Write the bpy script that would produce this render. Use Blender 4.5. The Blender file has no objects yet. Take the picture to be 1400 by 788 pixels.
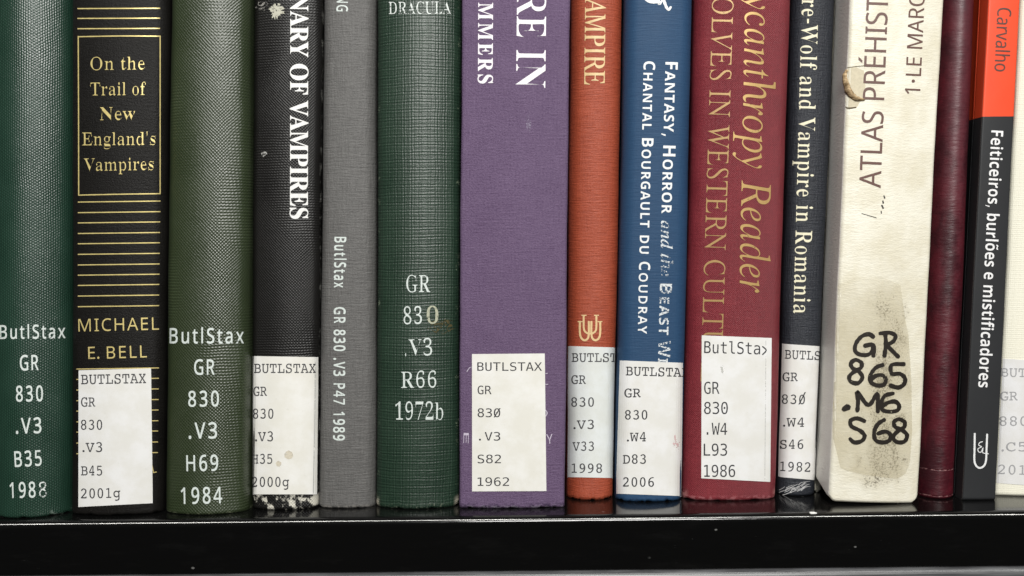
import bpy, bmesh, math, random
import numpy as np
from mathutils import Vector, Matrix
from mathutils.geometry import delaunay_2d_cdt

sc = bpy.context.scene
COL = sc.collection

# ------------------------------------------------------------------ camera
PITCH, ROLL = math.radians(2.7), math.radians(0.57)
FPX = 1400.0                                   # focal length for a picture 1400 wide
CAM = np.array((0.0, -0.36, 0.0985))           # front edge of the shelf is y = 0, its top is z = 0
FWD = np.array((0.0, math.cos(PITCH), -math.sin(PITCH)))
R0 = np.array((1.0, 0.0, 0.0)); U0 = np.array((0.0, math.sin(PITCH), math.cos(PITCH)))
RGT = math.cos(ROLL) * R0 - math.sin(ROLL) * U0
UPV = math.cos(ROLL) * U0 + math.sin(ROLL) * R0
cd = bpy.data.cameras.new('camera'); co = bpy.data.objects.new('camera', cd); COL.objects.link(co)
cd.sensor_width = 36.0; cd.lens = 36.0; cd.clip_start = 0.01; cd.clip_end = 50
m3 = Matrix((RGT, UPV, -FWD)).transposed()
co.matrix_world = Matrix.Translation(CAM) @ m3.to_4x4()
sc.camera = co
sc.render.resolution_x, sc.render.resolution_y = 1024, 576

# ------------------------------------------------------------------ light
sc.view_settings.view_transform = 'Standard'; sc.view_settings.look = 'None'
sc.view_settings.exposure = 0.10; sc.view_settings.gamma = 1.0
w = bpy.data.worlds.new('World'); sc.world = w; w.use_nodes = True
bg = w.node_tree.nodes['Background']; bg.inputs[0].default_value = (0.95, 0.98, 1.0, 1); bg.inputs[1].default_value = 0.05
# the room: paler above than below
wn = w.node_tree.nodes.new('ShaderNodeTexCoord'); ws = w.node_tree.nodes.new('ShaderNodeSeparateXYZ'); wr_ = w.node_tree.nodes.new('ShaderNodeValToRGB')
wr_.color_ramp.elements[0].position = 0.30; wr_.color_ramp.elements[0].color = (0.22, 0.21, 0.20, 1)
wr_.color_ramp.elements[1].position = 0.75; wr_.color_ramp.elements[1].color = (1.0, 1.0, 1.0, 1)
wm_ = w.node_tree.nodes.new('ShaderNodeMath'); wm_.operation = 'MULTIPLY_ADD'; wm_.inputs[1].default_value = 0.5; wm_.inputs[2].default_value = 0.5
for a_, b_ in ((wn.outputs['Generated'], ws.inputs[0]), (ws.outputs[2], wm_.inputs[0]), (wm_.outputs[0], wr_.inputs[0]), (wr_.outputs[0], bg.inputs[0])): w.node_tree.links.new(a_, b_)
def area(name, loc, target, sx, sy, power, col):
    l = bpy.data.lights.new(name, 'AREA'); l.shape = 'RECTANGLE'; l.size = sx; l.size_y = sy; l.energy = power; l.color = col
    o = bpy.data.objects.new(name, l); COL.objects.link(o); o.location = loc
    o.rotation_euler = (Vector(target) - Vector(loc)).to_track_quat('-Z', 'Y').to_euler()
    return o
area('ceiling_lamp', (0.12, -0.95, 0.60), (0.0, 0.0, 0.1), 0.36, 0.26, 12.5, (1.0, 0.985, 0.95))
area('ceiling_tube', (0.0, -1.0, 1.55), (0.0, 0.0, 0.1), 2.8, 0.12, 23.0, (1.0, 0.985, 0.95))

# ------------------------------------------------------------------ helpers
def ray(px, py):
    px = np.asarray(px, float); py = np.asarray(py, float)
    return FWD * FPX + np.multiply.outer(px - 700.0, RGT) - np.multiply.outer(py - 394.0, UPV)
def on_shelf(px, py):                           # where a point of the shelf top lies
    d = ray(px, py); s = -CAM[2] / d[..., 2]
    return CAM + d * s[..., None] if d.ndim > 1 else CAM + d * s
def on_plane(px, py, y):
    d = ray(px, py); s = (y - CAM[1]) / d[..., 1]
    return CAM + d * (s[..., None] if d.ndim > 1 else s)

def link_mesh(name, verts, faces, mats, parent=None, smooth=True, uvs=None):
    me = bpy.data.meshes.new(name)
    me.from_pydata([tuple(v) for v in verts], [], faces)
    if uvs:
        for un, arr in uvs.items():
            l = me.uv_layers.new(name=un)
            arr = np.asarray(arr, float)
            idx = np.zeros(len(me.loops), int); me.loops.foreach_get('vertex_index', idx)
            l.data.foreach_set('uv', arr[idx].ravel())
    for m in (mats if isinstance(mats, (list, tuple)) else [mats]): me.materials.append(m)
    if smooth: me.polygons.foreach_set('use_smooth', [True] * len(me.polygons))
    me.update()
    o = bpy.data.objects.new(name, me); COL.objects.link(o)
    if parent: o.parent = parent
    return o

def tag(o, label, cat, group=None):
    o['label'] = label; o['category'] = cat
    if group: o['group'] = group
    return o

# ---- a small expression layer over shader nodes
class S:
    def __init__(s, nt, k): s.nt, s.k = nt, k
    def _m(s, op, *a, clamp=False):
        n = s.nt.nodes.new('ShaderNodeMath'); n.operation = op; n.use_clamp = clamp
        for i, v in enumerate((s,) + a):
            if isinstance(v, S): s.nt.links.new(v.k, n.inputs[i])
            else: n.inputs[i].default_value = float(v)
        return S(s.nt, n.outputs[0])
    def __add__(s, o): return s._m('ADD', o)
    def __radd__(s, o): return s._m('ADD', o)
    def __mul__(s, o): return s._m('MULTIPLY', o)
    def __rmul__(s, o): return s._m('MULTIPLY', o)
    def __sub__(s, o): return s._m('SUBTRACT', o)
    def __rsub__(s, o): return (s * -1.0) + o
    def __truediv__(s, o): return s._m('DIVIDE', o)
    def sin(s): return s._m('SINE')
    def abs(s): return s._m('ABSOLUTE')
    def pow(s, e): return s._m('POWER', e)
    def min(s, o): return s._m('MINIMUM', o)
    def max(s, o): return s._m('MAXIMUM', o)
    def clamp(s): return s._m('ADD', 0.0, clamp=True)
    def step(s, a, b):                          # smooth ramp from 0 at a to 1 at b
        n = s.nt.nodes.new('ShaderNodeMapRange'); n.interpolation_type = 'SMOOTHSTEP'
        s.nt.links.new(s.k, n.inputs[0])
        if a > b:
            n.inputs[1].default_value, n.inputs[2].default_value, n.inputs[3].default_value, n.inputs[4].default_value = b, a, 1, 0
        else: n.inputs[1].default_value, n.inputs[2].default_value = a, b
        return S(s.nt, n.outputs[0])
class Mat:
    def __init__(s, name):
        s.m = bpy.data.materials.new(name); s.m.use_nodes = True
        s.nt = s.m.node_tree; s.b = s.nt.nodes['Principled BSDF']; s.out = s.nt.nodes['Material Output']
    def uv(s, layer='UVMap'):
        n = s.nt.nodes.new('ShaderNodeUVMap'); n.uv_map = layer
        x = s.nt.nodes.new('ShaderNodeSeparateXYZ'); s.nt.links.new(n.outputs[0], x.inputs[0])
        return S(s.nt, x.outputs[0]), S(s.nt, x.outputs[1])
    def pos(s):
        n = s.nt.nodes.new('ShaderNodeTexCoord')
        x = s.nt.nodes.new('ShaderNodeSeparateXYZ'); s.nt.links.new(n.outputs['Object'], x.inputs[0])
        return [S(s.nt, x.outputs[i]) * 1000.0 for i in range(3)]
    def vec(s, x, y, z=0.0):
        n = s.nt.nodes.new('ShaderNodeCombineXYZ')
        for i, v in enumerate((x, y, z)):
            if isinstance(v, S): s.nt.links.new(v.k, n.inputs[i])
            else: n.inputs[i].default_value = v
        return n.outputs[0]
    def noise(s, x, y, detail=2.0, rough=0.5, z=0.0):
        n = s.nt.nodes.new('ShaderNodeTexNoise'); n.inputs['Scale'].default_value = 1.0
        n.inputs['Detail'].default_value = detail; n.inputs['Roughness'].default_value = rough
        s.nt.links.new(s.vec(x, y, z), n.inputs['Vector'])
        return S(s.nt, n.outputs[0])
    def voro(s, x, y, feature='F1'):
        n = s.nt.nodes.new('ShaderNodeTexVoronoi'); n.feature = feature; n.inputs['Scale'].default_value = 1.0
        s.nt.links.new(s.vec(x, y), n.inputs['Vector'])
        return S(s.nt, n.outputs[0])
    def mix(s, f, a, b):                        # colours
        n = s.nt.nodes.new('ShaderNodeMix'); n.data_type = 'RGBA'
        if isinstance(f, S): s.nt.links.new(f.k, n.inputs[0])
        else: n.inputs[0].default_value = f
        for i, v in ((6, a), (7, b)):
            if isinstance(v, tuple): n.inputs[i].default_value = (*v, 1)
            else: s.nt.links.new(v, n.inputs[i])
        return n.outputs[2]
    def color(s, c):
        if isinstance(c, tuple): s.b.inputs['Base Color'].default_value = (*c, 1)
        else: s.nt.links.new(c, s.b.inputs['Base Color'])
    def set(s, **k):
        names = dict(rough='Roughness', spec='Specular IOR Level', metal='Metallic', coat='Coat Weight', coat_rough='Coat Roughness', sheen='Sheen Weight', alpha='Alpha')
        for a, v in k.items():
            i = s.b.inputs[names[a]]
            if isinstance(v, S): s.nt.links.new(v.k, i)
            else: i.default_value = v
    def bump(s, h, dist, strength=1.0):
        n = s.nt.nodes.new('ShaderNodeBump'); n.inputs['Strength'].default_value = strength; n.inputs['Distance'].default_value = dist
        s.nt.links.new(h.k, n.inputs['Height']); s.nt.links.new(n.outputs[0], s.b.inputs['Normal'])

TAU = 2 * math.pi
def cloth(name, dark, light, pitch, kind='buckram', rough=0.45, spec=0.5, depth=0.00010, mottle=0.25, seed=0.0, extra=None):
    """Book cloth. Coordinates are millimetres on the spine."""
    m = Mat(name); x, y = m.uv()
    wx = m.noise(x * 0.10 + seed, y * 0.10, 2) - 0.5
    wy = m.noise(x * 0.10, y * 0.10 + (seed + 31), 2) - 0.5
    jx = m.noise(x * 1.1 + (seed + 7), y * 0.5, 1) - 0.5
    jy = m.noise(x * 0.5, y * 1.1 + (seed + 9), 1) - 0.5
    X = x + wx * 0.9 + jx * 0.30; Y = y + wy * 0.9 + jy * 0.30
    slubx = m.noise(x * 0.14 + seed, y * (0.75 / pitch), 3, 0.7) - 0.5      # threads that run across
    sluby = m.noise(x * (0.75 / pitch), y * 0.14 + seed, 3, 0.7) - 0.5      # threads that run up
    grain = m.noise(x * 1.5, y * 1.5 + seed, 3, 0.75) - 0.5
    if kind == 'buckram':                                             # diagonal pebbles that merge into rows in places
        peb = (X * (TAU / pitch)).sin() * (Y * (TAU / pitch)).sin()
        row = (Y * (TAU / pitch * 1.15)).sin()
        k = m.noise(x * 0.035 + seed, y * 0.03, 1).step(0.42, 0.62)
        h = peb * (1.0 - k * 0.6) + row * (k * 0.55) + grain * 1.0
    elif kind == 'grid':
        col_ = (X * (TAU / pitch)).sin(); row = (Y * (TAU / pitch)).sin()
        peb = ((X + Y) * (TAU / pitch * 0.72)).sin() * ((X - Y) * (TAU / pitch * 0.72)).sin()
        k = m.noise(x * 0.03 + seed, y * 0.022, 1).step(0.42, 0.6)
        h = (col_ + row) * ((1.0 - k) * 0.5) + peb * (k * 0.9) + grain * 1.2
    elif kind == 'weave':                                             # plain weave, one thread over, one under
        h = (X * (TAU / pitch)).sin() * 0.35 + (Y * (TAU / pitch)).sin() * 0.35 + ((X + Y) * (TAU / pitch * 0.71)).sin() * ((X - Y) * (TAU / pitch * 0.71)).sin() * 0.55 + grain * 2.0 + slubx * 0.8 + sluby * 0.8
    elif kind == 'vertical':                                          # ribs up the spine
        h = (X * (TAU / pitch)).sin() * 0.7 + (X * (TAU / pitch * 0.5) + 0.8).sin() * (Y * (TAU / pitch * 0.8)).sin() * 0.7 + grain * 1.6
    elif kind == 'twill':
        h = ((X - Y) * (TAU / pitch)).sin() * 0.6 + grain * 1.8 + slubx * 1.2 + sluby * 1.2
    elif kind == 'across':                                            # linen, horizontal threads
        h = slubx * 3.6 + sluby * 1.3 + grain * 1.5
    elif kind == 'linen':
        h = slubx * 2.4 + sluby * 2.4 + grain * 1.8
    else:                                                             # 'felt'
        h = grain * 2.8 + slubx * 1.2 + sluby * 1.2
    mot = m.noise(x * 0.06, y * 0.045 + seed, 4, 0.6)
    f = (h * (0.42 if kind in ('felt', 'linen', 'twill') else 0.34) + 0.45 + (mot - 0.5) * mottle * 2.0).clamp()
    c = m.mix(f, dark, light)
    lint = m.noise(x * 0.9 + (seed + 50), y * 1.3, 3, 0.8).step(0.66, 0.76) * m.noise(x * 0.05, y * 0.04 + seed, 3, 0.6).step(0.40, 0.62)
    c = m.mix(lint * 0.16, c, (0.42, 0.41, 0.38))
    if extra: c = extra(m, c, x, y)
    m.color(c); m.set(rough=(rough + (mot - 0.5) * 0.18), spec=spec); m.bump(h, depth * 1.8)
    return m.m

def foil(name, col, worn=0.0, rough=0.45, metal=0.0, seed=0.0, scale=1.0):
    """Stamped foil or printed ink; worn > 0 lets the cloth show through where it has rubbed off."""
    m = Mat(name); x, _, z = m.pos()
    n = m.noise(x * 0.9 * scale + seed, z * 0.9 * scale, 3, 0.65)
    g = m.noise(x * 0.12 + seed, z * 0.12, 2)
    m.color(m.mix(n.step(0.3, 0.7), tuple(c * 0.86 for c in col), col)); m.set(rough=rough, metal=metal, spec=0.4)
    if worn > 0:
        a = (n + (g - 0.5) * 0.6).step(worn - 0.06, worn + 0.06)
        m.set(alpha=a)
    return m.m

def paper(name, col, seed=0.0, stain=None, rough=0.55):
    m = Mat(name); x, y = m.uv()
    n = m.noise(x * 0.11 + seed, y * 0.11, 4, 0.6); g = m.noise(x * 4, y * 4, 2)
    d = m.noise(x * 0.5 + seed, y * 0.5, 5, 0.7).step(0.60, 0.74)
    c = m.mix(n.step(0.35, 0.7), (col[0] * 0.92, col[1] * 0.91, col[2] * 0.87), col)
    c = m.mix(d * 0.16, c, (0.35, 0.33, 0.28))
    if stain: c = stain(m, c, x, y)
    m.color(c); m.set(rough=rough, spec=0.35); m.bump(g + n * 3.0, 0.00002)
    return m.m

# ------------------------------------------------------------------ glyphs
# letter outlines: advance | contours, in thousandths of an em
GLYPHS = {
  'serif': {
    "'": '151|57,306 44,480 107,480 94,306',
    '-': '216|27,154 27,206 189,206 189,154',
    '.': '180|89,-9 79,-8 69,-5 60,1 54,10 50,22 48,36 50,51 54,63 60,71 69,77 79,80 89,81 100,80 110,77 119,71 126,63 130,51 132,36 130,22 126,10 119,1 110,-5 100,-8',
    '0': '375|188,-7 150,-3 118,7 91,24 69,48 51,76 39,111 30,150 25,193 23,241 25,289 30,332 39,371 51,405 69,433 91,456 118,473 150,483 189,486 225,483 257,473 283,456 305,433 322,405 336,370 345,331 351,288 353,240 351,193 345,150 336,110 322,76 305,47 283,24 256,7 225,-3|188,37 210,43 227,61 237,91 243,131 247,181 248,240 247,300 243,349 237,390 227,419 211,437 189,443 166,437 150,419 139,390 132,349 128,300 127,240 128,181 132,131 139,91 150,61 166,43',
    '1': '376|65,0 65,36 120,36 131,37 139,40 146,45 150,53 153,64 154,79 154,416 108,365 94,355 81,348 67,346 57,347 48,352 40,359 33,369 29,381 28,396 74,412 91,420 111,432 132,447 179,482 254,482 254,79 255,66 257,56 261,47 267,41 276,37 288,36 343,36 343,0',
    '2': '375|24,0 24,69 123,171 148,198 170,223 187,245 200,266 210,287 218,307 222,327 225,349 226,371 225,395 220,413 212,427 202,437 189,443 174,445 153,442 137,432 126,416 118,393 114,364 112,329 88,331 68,336 50,344 37,357 29,374 26,396 28,411 34,426 43,441 55,454 72,465 92,474 116,481 143,485 174,486 220,483 258,473 288,456 310,434 323,407 328,375 327,359 324,344 319,329 313,314 303,298 291,281 238,220 154,138 87,74 244,74 257,75 269,79 279,86 288,95 295,107 300,120 305,141 345,141 341,0',
    '3': '375|163,-7 132,-5 104,-2 81,5 62,13 46,23 34,35 26,47 20,60 19,74 21,90 26,103 36,113 48,120 61,125 76,126 78,100 86,79 99,62 116,50 135,43 158,40 173,41 187,44 199,49 211,56 221,66 230,79 236,95 240,115 241,139 238,163 229,184 214,202 194,216 168,224 137,227 95,227 95,269 140,269 166,272 188,281 204,296 216,316 223,340 225,367 223,390 219,409 211,424 200,436 186,443 169,445 154,444 142,439 133,430 125,419 120,406 116,391 111,341 86,343 64,348 47,356 34,367 27,382 24,401 28,423 41,444 62,461 91,475 128,483 173,486 217,483 255,474 286,458 309,436 323,409 328,377 324,348 315,323 298,301 277,283 253,267 225,256 243,252 261,246 279,238 297,228 312,216 326,201 336,184 342,163 345,138 343,112 338,90 329,70 318,52 304,37 288,25 271,15 251,7 230,1 209,-3 186,-6',
    '6': '376|197,-7 165,-4 136,4 109,18 86,37 67,62 51,93 39,130 33,173 30,222 32,258 35,293 42,325 51,356 63,384 77,409 94,432 114,450 137,466 163,477 191,484 222,486 249,485 272,482 291,476 307,468 319,459 329,449 335,437 339,425 340,412 338,399 332,387 322,376 307,367 287,362 260,360 256,400 253,413 249,424 243,434 236,441 227,445 216,447 191,441 170,426 152,401 139,366 130,322 125,269 161,286 177,291 196,293 218,294 256,290 288,278 315,258 336,230 348,196 352,155 348,110 334,71 313,38 282,13 244,-2|199,38 215,41 228,49 239,64 248,85 253,113 255,148 253,181 247,208 238,228 226,242 211,250 193,253 180,252 168,249 154,243 142,236 132,228 125,221 128,162 135,116 147,81 162,57 179,42',
    '7': '375|111,0 289,406 113,406 93,403 80,391 74,372 70,338 30,338 33,480 353,480 353,447 168,0',
    '8': '376|183,-7 148,-5 118,1 91,11 69,24 51,39 38,57 28,78 22,99 20,122 23,150 32,173 47,193 67,211 91,227 119,242 94,259 74,276 57,296 45,316 38,339 36,364 37,385 42,404 50,423 62,441 79,456 99,469 125,478 156,484 191,486 235,483 271,471 299,453 318,429 330,401 334,369 332,344 324,322 310,305 292,289 270,274 244,260 280,240 309,220 330,199 344,177 352,153 355,127 350,88 335,55 310,29 276,9 234,-3|203,283 218,293 230,304 239,317 245,332 249,350 250,370 249,383 247,395 243,407 237,418 230,428 222,436 212,442 200,446 187,447 170,445 156,438 145,426 137,410 132,392 130,372 132,351 139,333 149,318 163,306 181,294|187,32 208,34 226,42 241,55 253,72 260,92 262,116 259,136 252,154 239,170 220,185 195,200 164,216 150,205 137,192 126,178 118,161 112,142 111,120 113,95 120,74 132,56 147,42 165,34',
    '9': '375|152,-7 127,-5 106,-2 88,4 73,12 62,22 53,33 47,45 44,57 42,69 43,79 46,87 50,94 57,100 65,104 75,107 83,88 92,71 103,56 118,45 135,38 156,36 188,43 213,67 232,106 244,160 251,230 240,218 227,207 212,198 195,191 176,186 155,185 119,189 87,201 60,220 40,248 28,282 24,324 26,355 32,383 42,409 56,431 74,450 95,466 120,477 147,484 177,486 209,484 238,476 264,463 287,444 307,420 323,390 335,353 343,310 345,261 344,225 340,190 334,157 326,126 315,97 301,72 284,49 264,30 241,14 215,3 185,-4|184,233 199,234 212,239 224,245 235,255 243,265 251,278 248,330 242,372 231,403 217,424 201,437 181,441 164,438 149,429 137,413 128,391 123,362 121,328 123,294 131,267 144,248 161,237',
    'A': '437|-9,0 -9,18 4,19 14,24 24,30 32,41 41,55 49,75 206,466 224,465 384,87 411,34 420,25 430,20 443,18 443,0 229,0 229,18 259,21 277,30 283,46 273,81 253,132 103,132 79,71 76,59 75,48 80,32 96,21 124,18 128,18 128,0|113,161 242,161 177,319',
    'C': '468|257,-11 213,-7 174,3 137,20 105,43 78,71 56,104 39,142 29,184 26,228 30,273 39,314 56,351 79,384 106,412 139,435 176,452 216,462 259,465 292,463 328,454 367,440 388,435 402,439 413,449 419,465 437,465 437,308 420,308 403,347 381,380 356,407 328,427 298,439 265,443 222,435 187,409 163,365 149,304 144,226 149,153 165,97 192,56 230,32 278,24 305,26 331,33 358,45 383,61 407,81 428,106 447,89 418,53 384,25 345,5 303,-7',
    'D': '495|20,0 20,17 39,19 53,23 63,30 69,39 73,54 74,75 74,374 72,397 68,415 61,426 50,433 35,437 15,439 15,455 222,455 296,449 357,429 405,396 440,351 461,295 468,228 459,146 430,82 382,36 315,9 228,0|222,24 262,30 295,47 319,75 337,115 347,166 351,229 345,303 330,360 305,401 269,425 223,433 208,432 197,429 190,423 185,415 183,402 182,385 182,72 183,55 185,42 190,34 197,29 208,25',
    'E': '442|14,0 14,17 35,18 51,22 62,30 70,41 74,57 75,78 75,369 74,394 69,413 62,425 51,433 36,437 16,439 16,455 399,455 399,320 383,320 375,357 361,386 340,406 312,420 276,428 232,430 200,428 194,426 189,422 186,417 183,388 183,246 193,246 221,248 243,256 259,269 272,288 281,313 288,345 304,345 304,118 287,118 284,143 280,164 273,181 264,195 254,206 241,213 225,218 207,221 185,222 183,222 183,67 184,53 187,42 192,35 201,31 213,28 230,28 261,29 289,32 313,39 335,48 354,60 371,75 386,94 399,116 411,143 430,143 402,0',
    'F': '404|15,0 15,17 36,20 52,26 62,34 69,45 73,62 75,84 75,375 73,396 69,412 61,423 50,430 35,435 14,439 14,455 394,455 394,320 377,320 372,345 365,367 355,385 343,400 328,412 310,420 288,426 261,430 230,431 200,429 194,428 189,425 186,421 182,398 182,247 190,247 217,250 239,257 256,270 269,289 278,314 284,347 302,347 302,118 285,118 279,154 269,181 257,200 239,213 217,221 189,224 182,224 182,81 183,66 185,53 188,43 193,34 200,28 210,24 222,20 238,18 257,17 257,0',
    'G': '507|268,-10 222,-7 179,3 141,19 108,42 80,70 57,103 41,141 31,183 28,229 31,274 41,315 57,352 80,385 107,413 139,435 176,452 215,462 257,465 293,463 330,454 369,441 388,436 395,437 401,439 406,443 419,465 437,465 437,308 420,308 409,334 397,357 382,379 366,397 348,413 329,426 309,436 288,441 267,443 224,435 189,409 165,366 151,305 146,228 150,163 161,110 180,67 206,37 238,19 275,13 298,14 316,19 328,27 336,39 341,53 343,71 343,128 341,146 337,161 329,170 317,176 299,180 275,182 275,198 500,198 500,182 481,180 466,177 457,171 451,161 447,147 446,128 446,29 387,7 328,-6',
    'H': '524|15,0 15,17 36,20 52,24 62,32 69,43 73,59 75,81 75,379 73,398 69,413 62,424 51,431 36,436 16,439 16,455 242,455 242,439 204,432 197,428 191,422 187,415 184,406 183,394 182,379 182,251 342,251 342,379 337,415 334,422 328,428 320,432 282,439 282,455 507,455 507,439 486,436 471,431 461,424 454,414 451,399 449,379 449,81 451,60 455,44 461,33 471,25 487,20 507,17 507,0 282,0 282,17 303,20 318,24 329,31 336,41 340,58 342,81 342,221 182,221 182,81 183,59 187,43 194,32 205,24 221,20 242,17 242,0',
    'I': '261|13,0 13,17 34,21 50,26 61,32 69,42 74,56 75,75 75,387 74,405 70,419 63,427 52,433 36,437 13,439 13,455 244,455 244,439 223,437 207,433 196,427 188,419 184,405 183,387 183,77 187,44 192,37 198,31 206,26 246,17 246,0',
    'L': '427|15,0 15,17 36,20 52,24 62,32 69,43 73,59 75,81 75,379 73,399 69,414 62,425 51,432 36,436 16,439 16,455 250,455 250,439 233,438 219,436 208,434 199,430 193,424 188,416 185,407 183,394 182,379 182,83 185,47 188,40 193,35 200,31 234,28 264,29 291,33 315,40 335,49 354,63 370,80 384,100 397,125 409,154 427,154 402,0',
    'M': '634|14,0 14,17 34,20 50,24 61,32 69,43 74,58 75,79 75,382 75,396 73,407 71,416 66,423 61,428 53,432 15,439 15,455 185,455 317,142 449,455 617,455 617,439 598,436 583,430 573,423 566,412 561,397 560,378 560,85 561,68 562,54 565,43 569,34 574,28 582,23 591,20 602,18 617,17 617,0 396,0 396,17 433,25 440,29 446,36 450,44 453,54 454,68 455,83 455,399 288,0 270,0 105,389 105,80 107,57 112,41 120,30 131,23 148,19 169,17 169,0',
    'N': '494|403,-11 107,350 107,79 108,57 112,42 119,31 129,24 145,20 167,17 167,0 18,0 18,17 33,18 45,20 54,23 61,27 67,33 71,41 74,51 75,64 76,79 76,388 36,433 18,439 18,455 156,455 391,169 391,377 390,392 389,404 386,414 382,421 376,427 369,431 331,439 331,455 480,455 480,439 459,436 443,432 433,425 427,414 423,398 422,377 422,-11',
    'O': '525|261,-11 228,-9 198,-3 169,7 142,21 117,38 94,58 75,81 58,106 45,134 35,163 29,195 28,228 29,260 35,292 45,321 58,349 75,374 95,397 117,417 143,434 170,448 200,458 232,464 265,466 298,464 328,458 357,448 384,435 409,418 431,399 451,376 467,351 481,323 490,293 496,261 498,228 496,195 490,163 481,134 467,106 450,81 430,58 408,38 383,21 355,7 325,-3 294,-9|265,12 306,21 338,47 361,90 375,150 379,228 376,293 365,346 348,389 324,419 294,437 260,443 219,435 186,409 163,366 150,305 145,228 149,163 159,109 177,67 201,37 230,18',
    'P': '418|15,0 15,17 36,20 52,24 62,32 69,43 73,59 75,81 75,379 73,398 69,413 62,424 51,431 36,436 16,439 16,455 214,455 265,454 306,449 336,440 357,429 375,415 390,398 400,378 407,356 409,332 404,296 390,266 367,240 334,221 292,209 242,206 182,206 182,81 183,59 187,43 194,32 205,24 221,20 242,17 242,0|182,230 201,230 231,232 255,240 272,253 283,271 290,297 292,329 290,361 285,387 275,406 261,420 241,428 216,431 204,430 195,428 189,424 185,418 183,409 182,398',
    'R': '473|15,0 15,17 36,20 52,24 62,32 69,43 73,59 75,81 75,379 73,398 69,413 62,424 51,431 36,436 16,439 16,455 217,455 278,452 329,442 367,426 395,403 412,372 417,334 413,303 401,277 380,255 352,237 315,224 432,50 452,26 459,21 468,18 478,17 480,17 480,0 338,0 201,212 182,212 182,81 183,59 187,43 194,32 205,24 221,20 242,17 242,0|182,234 203,234 235,236 261,245 280,258 293,278 301,304 304,336 300,370 291,397 275,416 253,427 224,431 209,430 197,427 190,422 185,414 183,402 182,385',
    'S': '390|43,-11 43,158 62,158 75,113 91,77 111,50 136,30 164,19 197,15 220,17 241,24 257,36 269,51 276,69 279,89 273,117 255,140 225,160 163,191 127,210 99,231 77,253 62,276 53,302 50,332 52,358 57,381 67,403 80,421 96,437 115,449 136,459 160,464 185,466 229,461 282,448 291,446 300,445 310,447 317,454 320,466 339,466 339,319 322,319 315,343 305,365 293,385 280,402 265,417 248,429 231,438 213,443 194,445 173,443 155,437 140,426 128,413 122,398 120,380 121,364 127,349 137,336 151,325 168,314 189,303 253,273 279,260 300,247 317,233 331,219 342,204 350,188 355,171 358,153 359,133 357,106 350,80 339,58 323,38 304,21 281,8 254,-2 225,-8 192,-10 158,-8 126,1 98,9 85,12 78,12 73,10 69,7 61,-11',
    'T': '423|92,0 92,17 114,19 130,23 142,31 150,42 154,59 156,81 156,433 149,433 116,430 88,420 65,403 47,380 35,352 29,318 11,318 11,455 410,455 410,317 394,317 385,359 368,391 343,415 310,429 269,433 263,433 263,81 265,58 269,41 276,30 288,23 305,19 328,17 328,0',
    'U': '492|248,-13 192,-8 147,6 114,29 91,61 78,103 73,155 73,379 72,398 68,413 61,424 50,431 35,436 15,439 15,455 240,455 240,439 202,432 195,428 189,422 185,415 181,379 181,140 183,104 191,74 203,51 221,35 245,25 275,22 317,28 350,44 373,71 388,110 392,159 392,378 391,398 387,413 379,423 368,431 351,436 328,439 328,455 474,455 474,439 456,435 442,429 433,421 427,411 424,396 422,378 422,181 418,118 403,69 380,32 346,7 302,-8',
    'V': '428|212,-13 44,381 22,420 14,429 1,435 -14,439 -14,455 211,455 211,439 192,438 177,436 166,432 159,427 154,419 152,410 161,378 259,143 348,377 355,409 353,419 349,427 342,432 331,435 317,438 299,439 299,455 442,455 442,439 429,437 418,434 408,427 400,418 391,403 382,383 230,-13',
    'W': '611|171,-11 32,393 27,407 21,419 15,427 8,433 -2,437 -15,439 -15,455 181,455 181,439 168,438 157,435 150,432 145,427 141,420 140,410 148,373 223,153 301,353 286,399 281,413 274,423 267,429 258,434 245,437 229,439 229,455 439,455 439,439 413,436 398,427 393,412 399,386 474,166 541,369 549,406 547,417 544,425 538,430 529,434 518,437 503,439 503,455 624,455 624,439 612,435 602,429 594,421 588,410 581,396 575,379 446,-11 428,-11 316,309 190,-11',
    'Y': '425|101,0 101,17 122,20 138,24 148,32 155,43 159,59 161,81 161,179 46,387 35,406 24,421 14,429 1,435 -13,438 -13,455 207,455 207,438 195,438 184,437 175,435 167,432 161,428 157,423 156,416 164,392 248,226 333,366 342,382 347,396 349,408 343,424 326,435 298,438 295,438 295,455 439,455 439,438 428,435 418,431 409,424 383,392 268,203 268,81 269,59 273,43 280,32 291,24 307,20 328,17 328,0',
    'a': '344|255,-10 226,-5 208,10 200,35 168,11 133,-4 95,-9 74,-6 55,0 40,11 29,26 22,43 20,63 25,91 39,115 63,136 98,155 143,173 199,190 199,241 197,258 193,272 187,282 177,290 164,294 148,296 123,293 109,286 104,274 113,257 119,248 122,239 123,231 121,220 117,210 110,202 100,196 90,192 77,191 64,192 54,196 45,203 38,212 34,223 33,236 35,252 40,266 49,278 62,290 77,300 95,308 115,314 137,317 162,318 205,315 239,307 263,292 280,271 290,244 293,210 293,62 295,40 297,37 300,35 304,34 320,42 329,28 306,7 281,-6|151,34 174,41 183,47 191,54 199,63 199,169 170,160 147,147 131,130 121,109 118,84 122,56 133,39',
    'b': '361|43,-11 43,388 42,407 40,420 37,428 31,434 21,437 8,439 8,455 138,455 138,279 162,301 190,314 221,318 244,316 265,310 284,299 301,284 315,266 326,245 335,221 340,195 342,166 340,133 333,103 323,75 308,51 291,30 270,13 246,0 220,-8 192,-10 162,-6 133,7 105,28 53,-11|183,14 204,18 220,30 232,49 239,77 244,114 245,160 244,197 239,228 231,251 220,267 204,277 184,280 174,279 164,275 155,270 147,262 142,253 138,242 138,69 143,38 158,20',
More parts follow.
